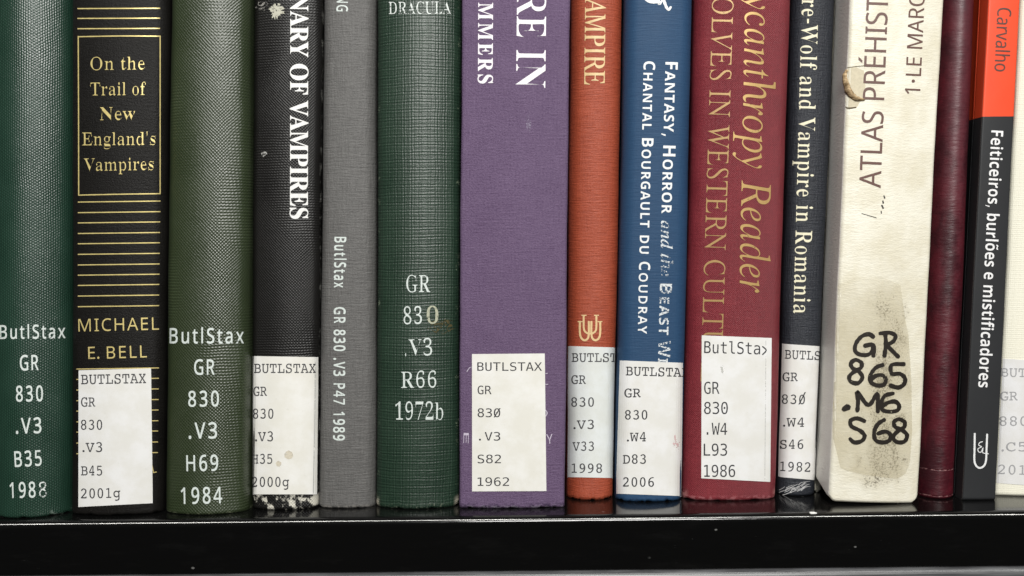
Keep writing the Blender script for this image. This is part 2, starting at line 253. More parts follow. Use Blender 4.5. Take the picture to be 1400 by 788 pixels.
    'd': '371|140,-10 117,-8 97,-1 78,10 61,26 47,44 35,66 26,91 21,118 19,147 21,180 27,210 36,237 48,261 63,281 81,297 101,309 123,316 146,318 175,314 201,301 223,280 223,401 222,413 218,423 212,430 203,435 191,438 176,439 176,455 319,455 319,75 320,60 322,49 325,41 330,35 340,30 353,28 353,11 315,8 271,1 223,-10 223,39 201,12 173,-5|171,28 182,30 192,34 202,41 211,51 218,62 223,76 223,242 220,252 214,262 206,270 196,276 186,279 174,281 155,277 141,267 130,250 123,225 119,193 118,153 119,115 123,83 130,58 140,42 153,32',
    'e': '301|154,-10 129,-8 106,-1 85,10 66,26 50,45 37,69 27,95 21,125 19,157 21,187 28,215 38,240 51,263 68,282 87,298 109,309 132,316 157,318 193,314 224,301 249,280 268,251 279,216 283,173 283,166 117,166 121,121 131,87 147,62 170,47 199,42 225,47 248,62 270,86 285,73 248,27 205,-1|116,192 201,192 201,215 201,241 198,261 193,277 186,288 175,295 161,297 136,286 121,255 116,203',
    'f': '213|15,0 15,16 40,22 44,25 47,30 50,35 52,73 52,277 16,277 16,310 52,310 52,353 56,386 67,413 85,436 109,452 139,461 174,465 200,463 222,456 240,446 253,432 261,417 263,400 262,386 258,375 252,367 244,360 235,357 224,355 213,356 203,360 195,365 189,372 186,381 185,391 186,400 188,410 193,420 196,426 197,433 196,438 190,442 180,443 168,442 159,437 153,430 150,419 148,406 148,390 148,310 203,310 203,277 148,277 148,65 149,47 152,34 158,26 167,20 181,17 199,16 199,0',
    'g': '327|146,-140 106,-138 73,-132 48,-122 29,-108 18,-92 14,-75 20,-54 38,-38 69,-26 44,-10 29,9 24,30 26,46 32,61 42,74 57,86 77,98 102,110 58,135 31,169 22,212 24,232 30,251 40,268 53,282 69,295 88,305 109,312 132,317 157,318 183,317 208,312 233,304 317,304 317,268 268,268 281,248 289,226 291,203 290,185 285,167 276,151 264,137 250,125 234,116 215,108 194,104 172,103 157,103 142,104 131,103 121,100 112,94 106,87 102,80 101,71 105,59 119,51 141,49 175,49 208,48 236,45 259,40 277,33 292,24 303,13 310,-1 314,-18 316,-37 311,-67 296,-92 272,-113 239,-128 197,-137|157,124 172,127 183,134 190,146 195,163 198,184 199,211 198,238 195,260 190,276 183,288 172,295 157,297 143,295 132,288 124,276 118,260 115,238 114,211 115,184 118,163 124,146 132,134 143,127|161,-116 198,-114 226,-108 247,-98 259,-84 263,-66 262,-55 257,-47 249,-41 238,-37 223,-35 205,-34 97,-34 84,-45 76,-58 73,-73 76,-84 83,-94 95,-103 111,-111 133,-115',
    'h': '381|18,0 18,16 30,17 39,21 45,26 49,33 52,43 52,56 52,399 52,412 49,422 46,429 40,435 31,438 19,440 19,455 148,455 148,267 175,295 207,313 243,318 275,314 299,301 316,280 327,250 330,212 330,56 331,43 333,33 337,26 343,21 352,17 363,16 363,0 202,0 202,16 207,16 223,21 232,34 235,56 235,217 234,234 232,247 229,258 223,265 215,270 203,271 183,267 164,255 148,235 148,56 148,43 151,33 154,26 160,21 168,17 180,16 180,0',
    'i': '198|101,362 87,364 75,368 65,376 57,387 52,399 50,412 52,426 57,438 65,449 75,457 87,462 101,463 114,462 126,457 137,449 145,438 150,426 151,412 149,399 145,387 136,376 126,368 114,364|18,0 18,16 30,18 39,21 45,26 49,32 52,43 52,56 52,252 52,267 50,278 47,285 41,289 32,292 20,293 21,310 148,310 148,56 149,43 151,33 154,26 160,21 168,18 180,16 180,0',
    'l': '200|18,0 18,16 30,18 39,21 45,26 49,32 52,43 52,56 52,398 52,411 50,421 47,429 42,434 33,438 20,439 20,455 148,455 148,56 149,43 151,33 154,26 160,21 168,18 180,16 180,0',
    'm': '554|18,0 18,16 30,17 39,21 45,26 49,33 52,43 52,56 52,253 52,266 49,276 46,284 40,289 31,293 19,294 19,310 146,310 146,265 173,294 204,312 237,318 277,312 305,293 320,261 348,293 381,312 418,318 449,314 473,301 490,280 500,250 504,212 504,56 504,43 507,33 510,26 516,21 524,17 536,16 536,0 377,0 377,16 389,18 397,21 403,26 407,34 409,44 410,56 410,217 409,234 407,247 404,258 398,265 389,270 377,271 358,268 341,256 324,237 324,56 325,44 327,34 331,26 336,21 345,18 356,16 356,0 199,0 199,16 211,18 219,21 225,26 229,34 231,44 232,56 232,217 231,233 229,247 226,258 220,265 211,270 199,271 180,267 162,255 146,235 146,56 147,44 149,34 152,27 158,21 166,18 177,16 177,0',
    'n': '381|18,0 18,16 30,17 39,21 45,26 49,33 52,43 52,56 52,253 52,266 49,276 46,284 40,289 31,293 19,294 19,310 148,310 148,267 175,296 207,313 243,318 275,314 299,301 316,280 327,250 330,212 330,56 331,43 333,33 337,26 343,21 352,17 363,16 363,0 202,0 202,16 207,16 223,21 232,34 235,56 235,217 234,234 232,247 229,258 223,265 215,270 203,271 183,267 164,255 148,235 148,56 148,43 151,33 154,26 160,21 168,17 180,16 180,0',
    'o': '336|169,-10 140,-8 114,-1 90,11 69,27 52,47 38,70 27,96 21,124 19,154 21,184 27,213 38,239 52,262 69,281 90,297 114,309 140,316 168,318 196,316 222,309 245,298 266,282 283,263 298,240 308,214 315,185 317,154 315,123 308,94 298,69 284,46 266,26 245,11 222,-1 197,-8|169,11 186,14 199,24 209,39 212,50 215,64 217,81 220,154 218,206 214,245 208,271 198,286 185,296 169,299 151,296 138,286 128,271 122,245 118,206 117,154 120,82 122,64 125,50 128,39 138,24 152,14',
    'p': '372|17,-139 17,-124 27,-123 34,-120 40,-117 45,-113 48,-107 50,-101 52,-64 52,243 52,261 50,275 46,283 41,288 32,292 19,295 19,310 143,310 143,263 166,294 195,313 230,319 253,317 274,310 293,298 309,283 323,264 335,241 343,216 348,189 350,160 348,128 343,99 334,72 323,48 308,28 291,12 272,0 250,-8 227,-10 196,-5 170,9 148,32 148,-58 152,-99 155,-107 160,-113 167,-118 197,-123 197,-139|195,28 214,32 229,42 239,59 247,84 251,116 253,154 251,192 247,223 241,248 232,265 218,275 199,278 179,273 162,259 148,235 148,69 160,46 176,33',
    'r': '288|18,0 18,16 30,18 39,21 45,26 49,32 52,43 52,56 52,252 52,267 50,278 46,285 41,289 32,292 20,293 21,310 146,310 146,252 158,272 172,288 187,301 203,311 218,316 233,318 250,317 264,312 275,304 283,293 288,281 289,266 288,254 284,243 278,234 270,228 260,224 248,222 237,223 229,226 222,231 207,250 202,255 196,259 189,260 179,258 171,252 162,241 155,228 151,211 149,192 149,56 150,42 153,32 159,25 167,21 180,18 197,16 197,0',
    's': '288|151,-10 132,-8 110,-3 87,6 73,9 64,7 56,1 51,-9 36,-9 36,105 53,105 61,79 72,57 87,39 103,26 121,17 140,15 156,16 168,20 179,27 186,35 191,46 192,58 188,76 176,92 156,105 107,130 85,142 68,155 54,169 45,185 39,202 37,220 40,247 49,270 65,291 86,306 111,316 141,319 166,316 199,308 206,306 213,305 220,306 226,311 230,319 244,319 244,222 228,222 220,244 209,262 196,277 182,288 166,294 149,296 136,295 125,292 116,286 110,278 106,269 105,259 106,249 109,240 115,232 123,225 134,218 146,212 191,189 212,178 229,165 241,151 250,136 255,117 257,95 254,65 244,39 228,18 206,2 181,-7',
    't': '228|124,-9 99,-7 80,-1 66,10 56,26 50,46 48,71 48,279 20,279 20,300 88,369 105,389 118,407 129,424 144,424 144,310 208,310 208,279 144,279 144,82 145,69 147,59 149,51 154,45 160,41 168,40 183,44 195,56 206,75 222,66 198,24 165,-1',
    'w': '435|122,-10 17,265 6,284 1,289 -4,292 -11,293 -11,310 138,310 138,293 120,289 117,286 115,282 114,276 116,266 120,253 167,127 211,235 201,266 190,288 185,292 177,294 168,295 168,310 323,310 323,293 308,291 299,285 296,276 296,269 298,262 336,141 382,256 387,275 386,281 384,286 380,289 356,295 356,310 445,310 445,295 437,293 430,290 425,284 412,258 304,-10 289,-10 223,197 140,-10',
    'y': '300|52,-140 36,-139 22,-133 10,-125 1,-113 -5,-100 -7,-84 -5,-73 -2,-62 5,-53 13,-46 24,-41 36,-40 46,-41 56,-44 64,-49 70,-57 73,-65 75,-76 74,-81 74,-87 75,-94 79,-97 86,-99 94,-96 104,-88 114,-74 129,-44 140,-5 36,251 25,275 15,287 11,291 4,293 -3,293 -5,293 -5,310 162,310 162,293 136,289 132,286 129,281 128,275 130,267 133,257 185,119 230,241 236,260 238,274 237,281 234,286 229,289 203,293 203,310 300,310 300,293 291,292 283,288 277,281 259,242 162,-24 151,-53 140,-77 129,-96 118,-111 107,-122 95,-131 83,-136 68,-139',
  },
  'italic': {
    'A': '464|-85,0 -82,13 -53,18 -26,32 0,56 107,182 356,475 369,475 353,58 354,43 358,32 366,24 377,18 392,15 411,13 409,0 221,0 224,13 229,13 248,14 263,19 273,26 279,38 283,55 285,78 288,158 133,158 127,157 121,154 116,150 65,90 46,66 35,48 32,36 33,28 36,22 43,17 52,15 64,13 79,13 75,0|143,183 289,183 298,367',
    'C': '470|218,-10 181,-8 147,0 117,13 90,30 67,52 49,78 36,108 28,142 26,179 28,211 35,244 46,276 61,307 80,337 102,365 126,391 153,413 181,433 227,456 274,470 321,475 348,473 379,467 412,457 430,453 439,455 447,461 453,470 467,470 439,332 425,332 426,343 426,353 423,383 414,407 400,427 381,441 357,450 328,453 300,450 273,443 246,430 220,414 196,394 174,370 154,343 138,313 124,281 113,247 107,211 105,175 109,129 121,91 140,60 167,37 199,23 236,19 294,28 348,56 399,103 412,91 383,60 354,34 323,15 291,1 256,-7',
    'E': '454|-34,0 -30,13 -28,13 -8,15 7,19 18,25 27,36 35,52 42,73 126,385 132,419 130,429 126,437 120,443 110,447 97,450 81,451 85,465 440,465 420,364 409,364 409,367 408,386 406,401 402,414 395,423 385,431 373,436 356,439 335,441 309,442 252,442 222,439 215,436 210,432 207,426 196,396 159,260 216,260 246,262 271,267 289,275 303,288 313,305 321,326 334,326 287,161 275,161 277,187 276,201 274,211 272,220 267,226 261,231 253,234 214,237 154,237 112,83 107,62 105,47 106,39 110,33 116,28 125,26 137,24 153,24 199,24 230,25 257,28 281,34 303,42 323,53 341,67 357,84 372,105 386,128 400,128 351,0',
    'H': '521|-34,0 -30,13 -28,13 6,18 14,22 21,28 27,36 33,45 37,58 42,73 126,385 132,419 130,429 126,437 120,443 110,447 97,450 81,451 85,465 270,465 267,451 264,451 246,450 231,446 219,439 210,428 201,412 194,390 166,285 163,271 164,267 166,264 169,262 185,259 357,259 373,262 381,274 410,385 416,419 415,429 411,437 404,443 395,447 382,450 365,451 369,465 555,465 551,451 545,451 528,450 513,446 502,439 493,428 486,413 479,392 396,80 391,60 389,45 390,35 394,27 401,21 411,18 424,15 440,13 437,0 251,0 255,13 257,13 291,18 299,22 306,28 312,36 326,73 364,212 365,217 365,222 365,227 363,230 360,232 343,234 172,234 156,231 148,220 111,80 106,60 104,45 105,35 109,27 116,21 126,18 139,15 155,13 152,0',
    'I': '245|-31,0 -27,13 -24,13 10,18 18,22 24,28 30,36 45,73 129,385 135,419 134,429 130,437 123,443 113,447 100,450 84,451 88,465 275,465 272,451 267,451 249,450 235,446 224,439 215,428 207,413 200,392 116,80 110,45 111,35 115,27 122,21 131,18 144,15 161,13 157,0',
    'L': '448|-24,0 -21,13 -18,13 1,15 16,19 28,26 37,36 45,52 52,73 135,385 140,405 142,419 140,429 136,437 130,443 120,447 107,450 91,451 94,465 279,465 274,452 256,451 241,446 230,440 220,429 212,413 206,393 125,92 118,64 116,51 117,41 120,34 126,29 135,26 148,24 165,24 212,24 245,25 273,28 298,33 318,40 337,51 354,65 369,83 384,105 399,132 412,132 368,0',
    'M': '589|-36,0 -32,13 3,18 12,22 19,28 25,36 40,73 128,385 134,419 132,429 128,437 122,443 112,447 99,450 83,451 87,465 212,465 261,108 496,465 624,465 620,451 615,451 597,450 583,446 572,439 563,428 555,413 548,392 465,80 460,60 458,45 459,35 463,27 470,21 480,18 493,15 509,13 506,0 322,0 325,11 359,18 367,23 375,30 381,39 397,83 480,392 219,0 210,0 157,393 77,103 71,81 68,62 66,48 68,36 72,27 78,21 88,17 101,14 118,13 114,0',
    'N': '501|338,-11 154,373 75,84 70,60 68,43 69,33 73,25 80,20 90,17 104,15 122,13 118,0 -34,0 -30,13 -11,15 5,19 17,25 26,36 35,51 42,73 130,393 132,401 132,408 131,418 127,428 120,438 110,445 99,450 86,451 81,451 85,465 182,465 353,108 427,381 433,405 435,422 433,432 429,440 422,445 412,448 398,450 380,451 383,465 536,465 532,451 498,447 489,443 482,437 475,429 470,420 465,407 460,392 351,-11',
    'O': '517|200,-10 165,-8 133,-1 105,11 80,27 60,46 43,70 31,98 24,128 21,162 23,192 29,222 38,253 51,282 66,310 84,338 105,364 127,387 151,409 177,428 204,444 232,457 261,467 290,473 319,475 354,472 385,465 413,453 437,437 457,417 473,393 485,365 492,335 494,302 493,277 489,252 482,227 473,201 462,176 449,152 434,128 418,106 400,85 381,65 361,48 340,32 296,9 250,-5|201,10 224,12 246,18 268,29 288,43 308,60 327,80 345,102 361,127 375,153 388,181 398,210 407,240 413,271 417,301 418,331 416,368 407,399 393,423 373,441 349,451 320,455 296,452 272,445 248,434 225,418 203,398 182,374 163,348 146,318 130,286 120,261 112,236 106,211 101,186 98,162 97,137 100,99 109,68 125,43 145,25 171,14',
    'P': '403|-34,0 -30,13 -27,13 -8,15 7,19 18,25 27,35 35,51 42,73 126,385 132,419 130,430 126,438 120,443 110,447 97,450 81,451 85,465 267,465 318,461 358,448 386,427 403,398 408,361 406,335 398,311 385,289 368,270 346,253 320,240 290,230 257,224 221,222 159,222 153,221 149,219 147,214 107,64 106,55 105,46 106,34 111,26 119,20 130,17 146,14 165,13 161,0|193,242 235,246 270,257 297,275 317,299 329,329 332,364 330,389 323,410 311,425 294,436 272,442 244,445 232,444 222,441 215,438 209,431 204,420 199,405 161,263 159,253 160,249 162,246 165,244',
    'R': '451|-34,0 -30,13 -27,13 -8,15 8,19 19,27 28,37 36,53 42,73 126,385 132,420 130,430 126,438 120,443 110,447 97,450 81,451 85,465 281,465 325,462 360,453 388,438 407,418 419,393 423,364 418,328 402,298 375,272 338,251 289,235 351,85 361,63 371,45 381,31 392,21 404,15 419,13 422,13 418,0 314,0 221,228 206,228 176,229 152,231 114,89 106,46 107,34 111,26 118,20 127,16 139,14 154,13 162,13 158,0|202,250 245,253 281,263 309,280 330,303 342,331 347,363 343,392 331,414 312,430 286,439 251,443 224,440 218,437 213,433 209,427 197,398 158,253 179,251',
    'S': '368|153,-9 124,-7 92,-1 58,10 49,13 42,13 30,11 21,4 15,-8 3,-8 26,146 38,146 42,106 52,72 69,46 90,26 116,15 146,11 162,12 178,16 192,23 204,32 215,44 224,57 231,71 234,87 236,105 235,116 232,128 228,139 207,174 183,201 154,232 132,256 115,277 102,297 94,315 90,334 88,353 90,376 95,397 105,416 117,433 133,447 152,459 173,468 196,473 222,475 253,473 281,466 303,459 313,457 324,458 332,464 338,473 351,473 330,336 319,336 316,372 308,401 296,424 278,440 257,450 232,453 210,451 191,444 175,433 164,417 157,398 154,376 156,363 160,349 168,334 177,320 188,305 201,291 231,259 263,224 284,195 297,162 301,126 299,101 292,78 282,57 267,38 250,22 229,8 206,-1 181,-7',
    'T': '420|50,0 52,13 58,13 73,14 86,16 97,19 106,24 114,32 121,41 139,89 228,417 230,429 228,435 222,439 212,441 194,441 168,440 145,437 126,432 109,425 96,415 84,404 75,389 66,372 59,352 44,353 74,465 461,465 439,350 426,350 427,361 427,371 425,394 420,412 410,425 396,434 374,439 346,441 318,441 305,437 298,423 208,93 198,43 200,33 204,25 212,19 223,16 238,14 257,13 265,13 261,0',
    'U': '491|200,-10 158,-6 121,5 92,24 69,48 56,78 52,113 53,131 57,154 64,181 119,388 125,420 123,431 119,439 112,444 102,448 87,451 68,452 71,465 267,465 265,452 258,452 238,450 222,445 210,436 201,423 192,405 185,381 135,193 126,157 121,129 119,109 122,84 130,63 144,46 164,33 187,25 216,23 241,24 263,29 284,38 303,49 318,63 332,79 344,103 357,137 370,181 416,355 422,377 425,396 426,412 425,426 421,436 415,443 405,448 391,451 373,452 375,465 532,465 530,452 520,452 498,448 480,438 467,420 458,396 447,357 396,163 383,124 369,90 354,62 335,39 315,20 291,7 264,-3 234,-8',
    'V': '436|80,-10 96,395 95,414 92,428 86,439 76,446 62,450 44,451 38,451 40,465 226,465 223,453 218,453 198,451 184,447 174,439 168,427 164,410 162,387 149,95 384,375 403,399 414,417 418,430 416,438 413,443 406,447 371,451 373,465 516,465 512,451 510,451 498,449 485,444 473,434 426,384 95,-10',
    'W': '593|83,-10 99,394 98,414 94,429 87,439 76,446 60,451 40,453 42,465 229,465 226,453 220,453 201,451 187,447 177,439 171,427 167,410 165,387 153,116 321,355 323,396 322,414 319,428 312,439 302,446 289,451 272,452 267,452 270,465 448,465 444,452 430,451 419,450 410,447 403,442 397,435 394,425 388,378 377,120 545,372 559,396 567,416 570,431 565,442 549,449 522,452 527,465 667,465 664,452 662,452 649,450 637,444 624,434 611,420 597,403 582,381 319,-10 306,-10 320,310 95,-10',
    'a': '342|50,-8 33,-6 20,0 8,10 0,25 -5,43 -7,64 -4,101 4,138 18,175 38,211 62,244 90,274 121,298 152,312 183,316 208,312 224,300 232,280 241,309 292,309 231,90 222,44 223,39 227,36 233,35 245,40 261,55 282,80 291,72 256,27 224,1 195,-8 180,-5 171,6 168,23 170,42 178,74 191,118 166,79 142,48 119,23 97,6 74,-5|82,33 93,35 104,39 116,48 128,59 140,72 152,87 185,141 195,161 203,181 210,201 215,221 218,240 219,257 215,280 204,294 185,299 164,295 143,284 124,266 105,241 88,211 74,175 58,122 53,73 56,51 66,37',
    'c': '299|99,-8 70,-5 46,6 26,23 11,46 2,75 -1,109 1,131 5,153 12,175 22,197 34,217 48,237 64,255 82,272 102,286 133,303 166,313 199,316 219,315 235,310 249,302 259,292 265,280 267,267 266,256 263,246 258,239 251,233 243,229 233,228 217,231 207,240 204,255 207,268 214,279 218,284 220,289 218,295 210,298 197,299 174,296 151,286 130,271 110,250 93,225 79,196 68,165 61,136 59,107 61,83 67,63 76,46 89,33 104,25 122,23 157,29 192,49 228,82 238,71 193,27 146,1',
    'd': '355|61,-8 41,-6 24,1 10,13 -1,30 -7,50 -9,73 -7,95 -2,119 5,143 16,168 29,193 44,217 61,240 80,260 99,279 115,291 130,300 146,307 161,312 177,315 192,316 216,314 232,306 242,293 273,416 275,426 275,436 275,442 272,447 268,451 243,455 233,455 236,467 263,470 287,474 306,479 338,487 342,486 344,484 345,480 344,473 343,468 240,81 236,60 234,44 236,36 241,32 250,30 264,36 283,53 306,81 317,72 297,47 279,27 263,11 248,1 232,-6 217,-8 198,-4 186,7 183,27 185,48 191,76 201,112 178,75 155,45 133,21 110,5 86,-5|91,28 102,29 115,35 127,43 140,55 153,69 165,85 199,142 223,204 228,224 231,242 232,259 231,271 228,281 223,289 216,295 208,299 198,300 176,297 154,286 132,268 111,244 92,214 75,178 62,141 54,108 51,78 52,63 56,51 62,41 70,34 79,29',
    'e': '287|89,-7 62,-4 39,6 21,21 7,42 -1,68 -4,99 -3,120 2,143 9,165 19,188 31,210 46,231 63,250 81,268 101,283 132,302 164,313 195,316 214,315 229,310 242,303 251,293 256,281 258,266 252,239 236,213 208,189 170,169 121,153 61,142 57,118 56,98 59,72 66,52 79,37 96,28 119,26 151,32 185,50 221,81 231,71 209,47 187,27 165,12 141,2 116,-5|64,158 106,167 140,180 168,199 188,221 200,245 204,271 201,286 193,295 180,298 166,296 151,290 137,280 122,266 108,250 95,230 83,208 73,184',
    'h': '402|304,-7 287,-5 272,1 260,11 250,25 245,41 243,60 246,99 256,151 271,221 279,257 281,283 278,305 268,319 251,323 225,317 199,300 173,272 150,238 134,204 124,172 87,0 25,0 112,415 118,451 113,468 97,479 71,482 66,482 72,510 195,510 169,387 156,331 142,275 150,275 188,326 230,356 274,366 300,363 320,354 334,339 343,318 346,291 343,262 334,218 316,138 310,101 308,68 310,50 318,39 331,36 345,37 359,42 374,51 386,32 358,10 331,-2',
    'n': '364|222,-9 213,-8 205,-5 198,1 193,8 190,17 189,28 192,49 201,86 216,140 231,195 239,233 242,254 241,265 235,272 225,275 216,273 206,270 195,263 159,232 123,189 93,142 76,105 59,58 42,0 -12,0 53,221 62,263 61,270 58,276 53,280 46,283 36,284 23,285 17,285 19,297 67,303 100,310 130,316 133,314 133,308 93,177 126,220 158,254 188,281 216,300 241,311 263,315 285,311 298,299 302,278 300,252 293,222 254,88 247,64 245,49 247,40 251,35 259,34 274,40 291,59 312,91 322,83 290,32 256,1',
    'o': '351|105,-8 75,-5 48,5 26,22 9,44 -1,71 -4,102 -2,128 4,153 14,178 27,203 43,226 61,247 82,267 104,284 128,298 152,308 177,314 201,316 234,313 261,303 283,286 300,264 310,237 314,206 312,184 307,161 299,138 288,115 275,94 260,73 243,54 224,37 203,23 171,6 139,-5|113,11 131,14 149,21 166,32 182,47 197,65 211,85 224,108 234,131 243,155 249,180 253,204 255,226 248,267 229,291 197,299 176,295 154,285 132,268 112,244 94,216 78,183 66,149 58,115 56,83 57,62 62,44 71,30 82,20 96,13',
    'p': '340|-96,-149 -93,-137 -74,-135 -59,-131 -49,-126 -41,-117 -34,-104 -29,-87 54,235 58,249 60,262 59,271 56,277 52,281 16,285 19,298 62,303 93,309 124,316 127,315 130,313 130,310 128,299 112,250 149,287 187,309 226,316 250,314 269,306 286,292 298,274 305,252 308,226 306,199 300,172 290,144 277,118 262,93 243,69 223,47 201,29 177,13 152,2 127,-5 101,-7 81,-6 64,-2 50,5 30,-81 23,-113 24,-121 28,-127 36,-132 45,-135 59,-137 77,-138 73,-149|101,9 119,12 137,18 155,30 172,44 188,62 202,82 215,105 226,128 235,153 242,178 246,203 248,228 246,245 242,259 235,271 225,279 214,284 199,286 177,282 156,271 136,253 118,228 103,197 91,162 66,64 64,51 62,40 67,23 79,13',
    'r': '224|-13,0 46,209 56,259 55,268 52,275 47,279 13,284 15,297 59,304 90,310 118,316 123,315 125,312 124,308 89,179 137,255 177,301 208,316 216,315 223,312 229,307 233,300 236,292 237,283 236,271 232,261 226,253 219,246 210,242 200,240 193,241 186,244 180,248 175,253 172,260 170,268 118,199 75,110 41,0',
    't': '186|33,-8 15,-4 4,7 1,26 2,44 7,62 66,283 19,283 22,297 63,313 100,344 136,392 151,392 126,304 183,304 177,283 120,283 66,78 60,45 61,37 65,32 72,31 85,36 102,52 124,79 134,68 99,26 66,0',
    'y': '270|-44,-153 -53,-152 -61,-150 -68,-145 -73,-140 -76,-133 -77,-125 -76,-118 -74,-111 -69,-106 -63,-101 -56,-99 -48,-98 -30,-103 -24,-106 -17,-108 -9,-109 2,-104 17,-91 34,-69 79,-7 44,175 36,216 29,244 24,257 18,268 11,276 2,282 -10,286 -24,287 -22,299 8,303 32,310 62,316 69,310 77,290 85,258 100,179 123,57 173,138 200,186 213,213 217,233 215,244 210,253 201,260 190,268 187,273 185,280 184,288 185,296 188,302 192,308 199,312 206,315 214,316 224,314 232,311 239,304 245,296 248,285 249,273 244,241 231,203 208,158 175,102 133,35 86,-34 39,-94 -6,-137 -19,-146 -32,-151',
  },
  'typewriter': {
    '.': '180|89,-9 79,-8 69,-5 60,1 54,10 50,22 48,36 50,51 54,63 60,71 69,77 79,80 89,81 100,80 110,77 119,71 126,63 130,51 132,36 130,22 126,10 119,1 110,-5 100,-8',
    '0': '404|202,-11 176,-8 152,1 131,16 112,36 97,61 84,91 75,126 70,164 68,207 72,270 84,323 104,367 131,399 164,418 202,424 229,421 252,413 274,398 292,378 308,353 320,323 329,288 335,250 336,207 332,144 320,91 300,47 273,15 241,-4|202,36 224,40 244,55 260,79 272,112 279,155 281,207 279,259 272,302 260,335 244,359 225,373 202,377 180,373 161,359 144,335 132,302 125,259 122,207 125,155 132,112 144,79 161,55 180,40',
    '1': '404|112,0 98,3 89,10 86,24 87,32 90,38 95,42 131,46 185,46 185,367 124,352 119,351 113,351 101,353 93,360 91,371 93,381 100,389 112,394 210,420 224,422 231,420 236,413 237,401 237,46 289,46 325,42 330,38 333,32 334,24 332,10 323,3 308,0',
    '2': '404|88,0 69,3 58,13 54,29 56,40 61,51 71,63 101,94 158,148 216,205 248,244 259,263 265,282 267,300 265,322 258,341 247,357 233,369 216,376 195,379 180,378 165,374 150,368 137,359 127,349 120,337 112,326 102,319 90,317 83,318 78,321 74,325 71,351 76,373 80,380 88,387 99,395 113,403 128,410 144,416 161,421 179,424 197,424 220,423 242,417 262,408 280,396 295,382 308,365 317,346 323,325 324,303 323,287 320,271 315,256 307,240 297,224 285,207 230,148 129,52 279,52 282,68 291,77 304,81 317,78 324,69 327,54 327,48 326,42 323,21 319,10 313,2 304,0',
    '3': '405|188,-11 166,-10 145,-7 125,-2 107,5 91,13 78,21 68,31 62,41 60,50 61,57 64,62 67,67 73,70 78,72 85,73 102,68 136,52 165,43 190,40 215,42 236,50 254,62 267,79 275,98 278,120 276,141 268,160 257,175 240,187 219,194 193,197 182,198 174,200 169,202 166,206 164,212 164,220 166,232 171,239 180,242 217,248 230,253 242,260 252,269 259,281 264,294 265,308 263,328 257,345 246,359 232,370 216,377 197,379 186,378 175,376 165,373 139,361 120,349 104,344 99,344 94,346 89,350 85,354 83,359 83,365 85,374 91,383 100,392 113,401 128,408 145,415 164,420 182,423 201,424 223,423 243,418 262,410 279,400 293,387 304,372 313,355 318,337 320,317 312,277 290,246 253,226 277,217 298,204 313,187 325,168 332,145 334,120 332,95 326,72 315,51 301,33 284,18 264,6 241,-3 216,-9',
    '4': '404|194,0 185,1 178,2 173,5 170,9 168,15 167,24 170,36 178,44 191,46 230,46 230,101 77,101 67,104 61,110 59,122 59,144 63,163 210,411 215,419 222,423 229,423 236,422 268,417 274,415 277,409 278,400 278,151 295,151 299,152 303,154 306,157 315,163 324,161 329,155 330,146 330,141 329,134 325,117 322,107 318,104 313,102 306,101 278,101 278,46 289,46 301,46 311,44 318,42 323,38 325,31 326,24 323,10 315,3 300,0|105,151 230,151 230,373',
    '5': '404|187,-11 151,-9 120,-4 93,4 73,15 61,27 57,40 58,46 60,51 64,56 69,60 74,62 80,62 96,58 129,46 158,39 183,37 211,40 235,49 255,63 270,83 279,106 282,132 281,149 277,166 270,180 261,193 250,205 237,214 223,221 208,225 191,226 167,224 141,216 114,201 99,197 92,198 87,201 84,206 81,230 81,394 84,405 94,411 111,414 277,414 294,411 305,402 308,388 305,374 294,365 277,363 128,363 128,257 156,265 181,270 203,272 228,270 251,264 272,254 291,240 307,224 320,204 329,183 335,159 337,134 335,107 329,83 318,60 304,39 286,22 265,8 241,-2 215,-9',
    '6': '404|210,-11 182,-8 157,0 134,13 114,31 98,52 85,79 75,108 70,141 68,177 71,225 79,269 94,308 114,342 138,371 167,394 200,411 237,421 277,424 318,420 324,417 328,411 329,402 328,395 325,389 320,385 312,383 299,381 281,381 241,376 205,362 175,338 151,305 134,264 124,215 150,240 179,256 211,261 234,259 255,253 274,242 292,229 306,213 319,194 328,173 333,150 335,126 333,100 328,76 319,55 307,36 292,20 275,7 255,-3 233,-9|208,36 227,39 244,47 259,59 270,77 277,98 279,123 277,148 270,170 258,188 243,202 225,210 205,213 185,210 168,202 152,189 141,172 134,151 132,128 134,101 141,79 153,61 169,47 187,39',
    '8': '404|202,-11 176,-9 153,-4 132,5 113,17 98,31 85,49 76,68 70,90 69,113 70,134 76,154 86,172 99,188 116,202 136,212 101,237 80,269 73,308 74,330 80,350 89,368 101,384 117,398 135,409 155,418 178,423 202,424 226,423 249,418 269,409 287,398 302,384 315,368 324,350 330,330 332,308 325,269 303,237 267,212 288,202 305,189 318,173 328,154 334,134 336,111 334,88 328,67 319,48 306,31 290,16 271,5 250,-4 227,-9|202,234 224,237 242,244 258,255 269,270 276,288 279,309 276,328 270,345 258,360 243,372 224,379 202,381 181,379 162,372 147,361 135,346 128,328 126,308 128,288 135,270 147,255 162,244 181,237|202,35 225,37 244,44 260,56 272,71 280,90 282,111 280,133 272,152 260,167 244,179 224,186 202,188 180,186 161,179 144,168 132,152 125,134 122,111 125,91 132,73 144,57 160,45 179,37',
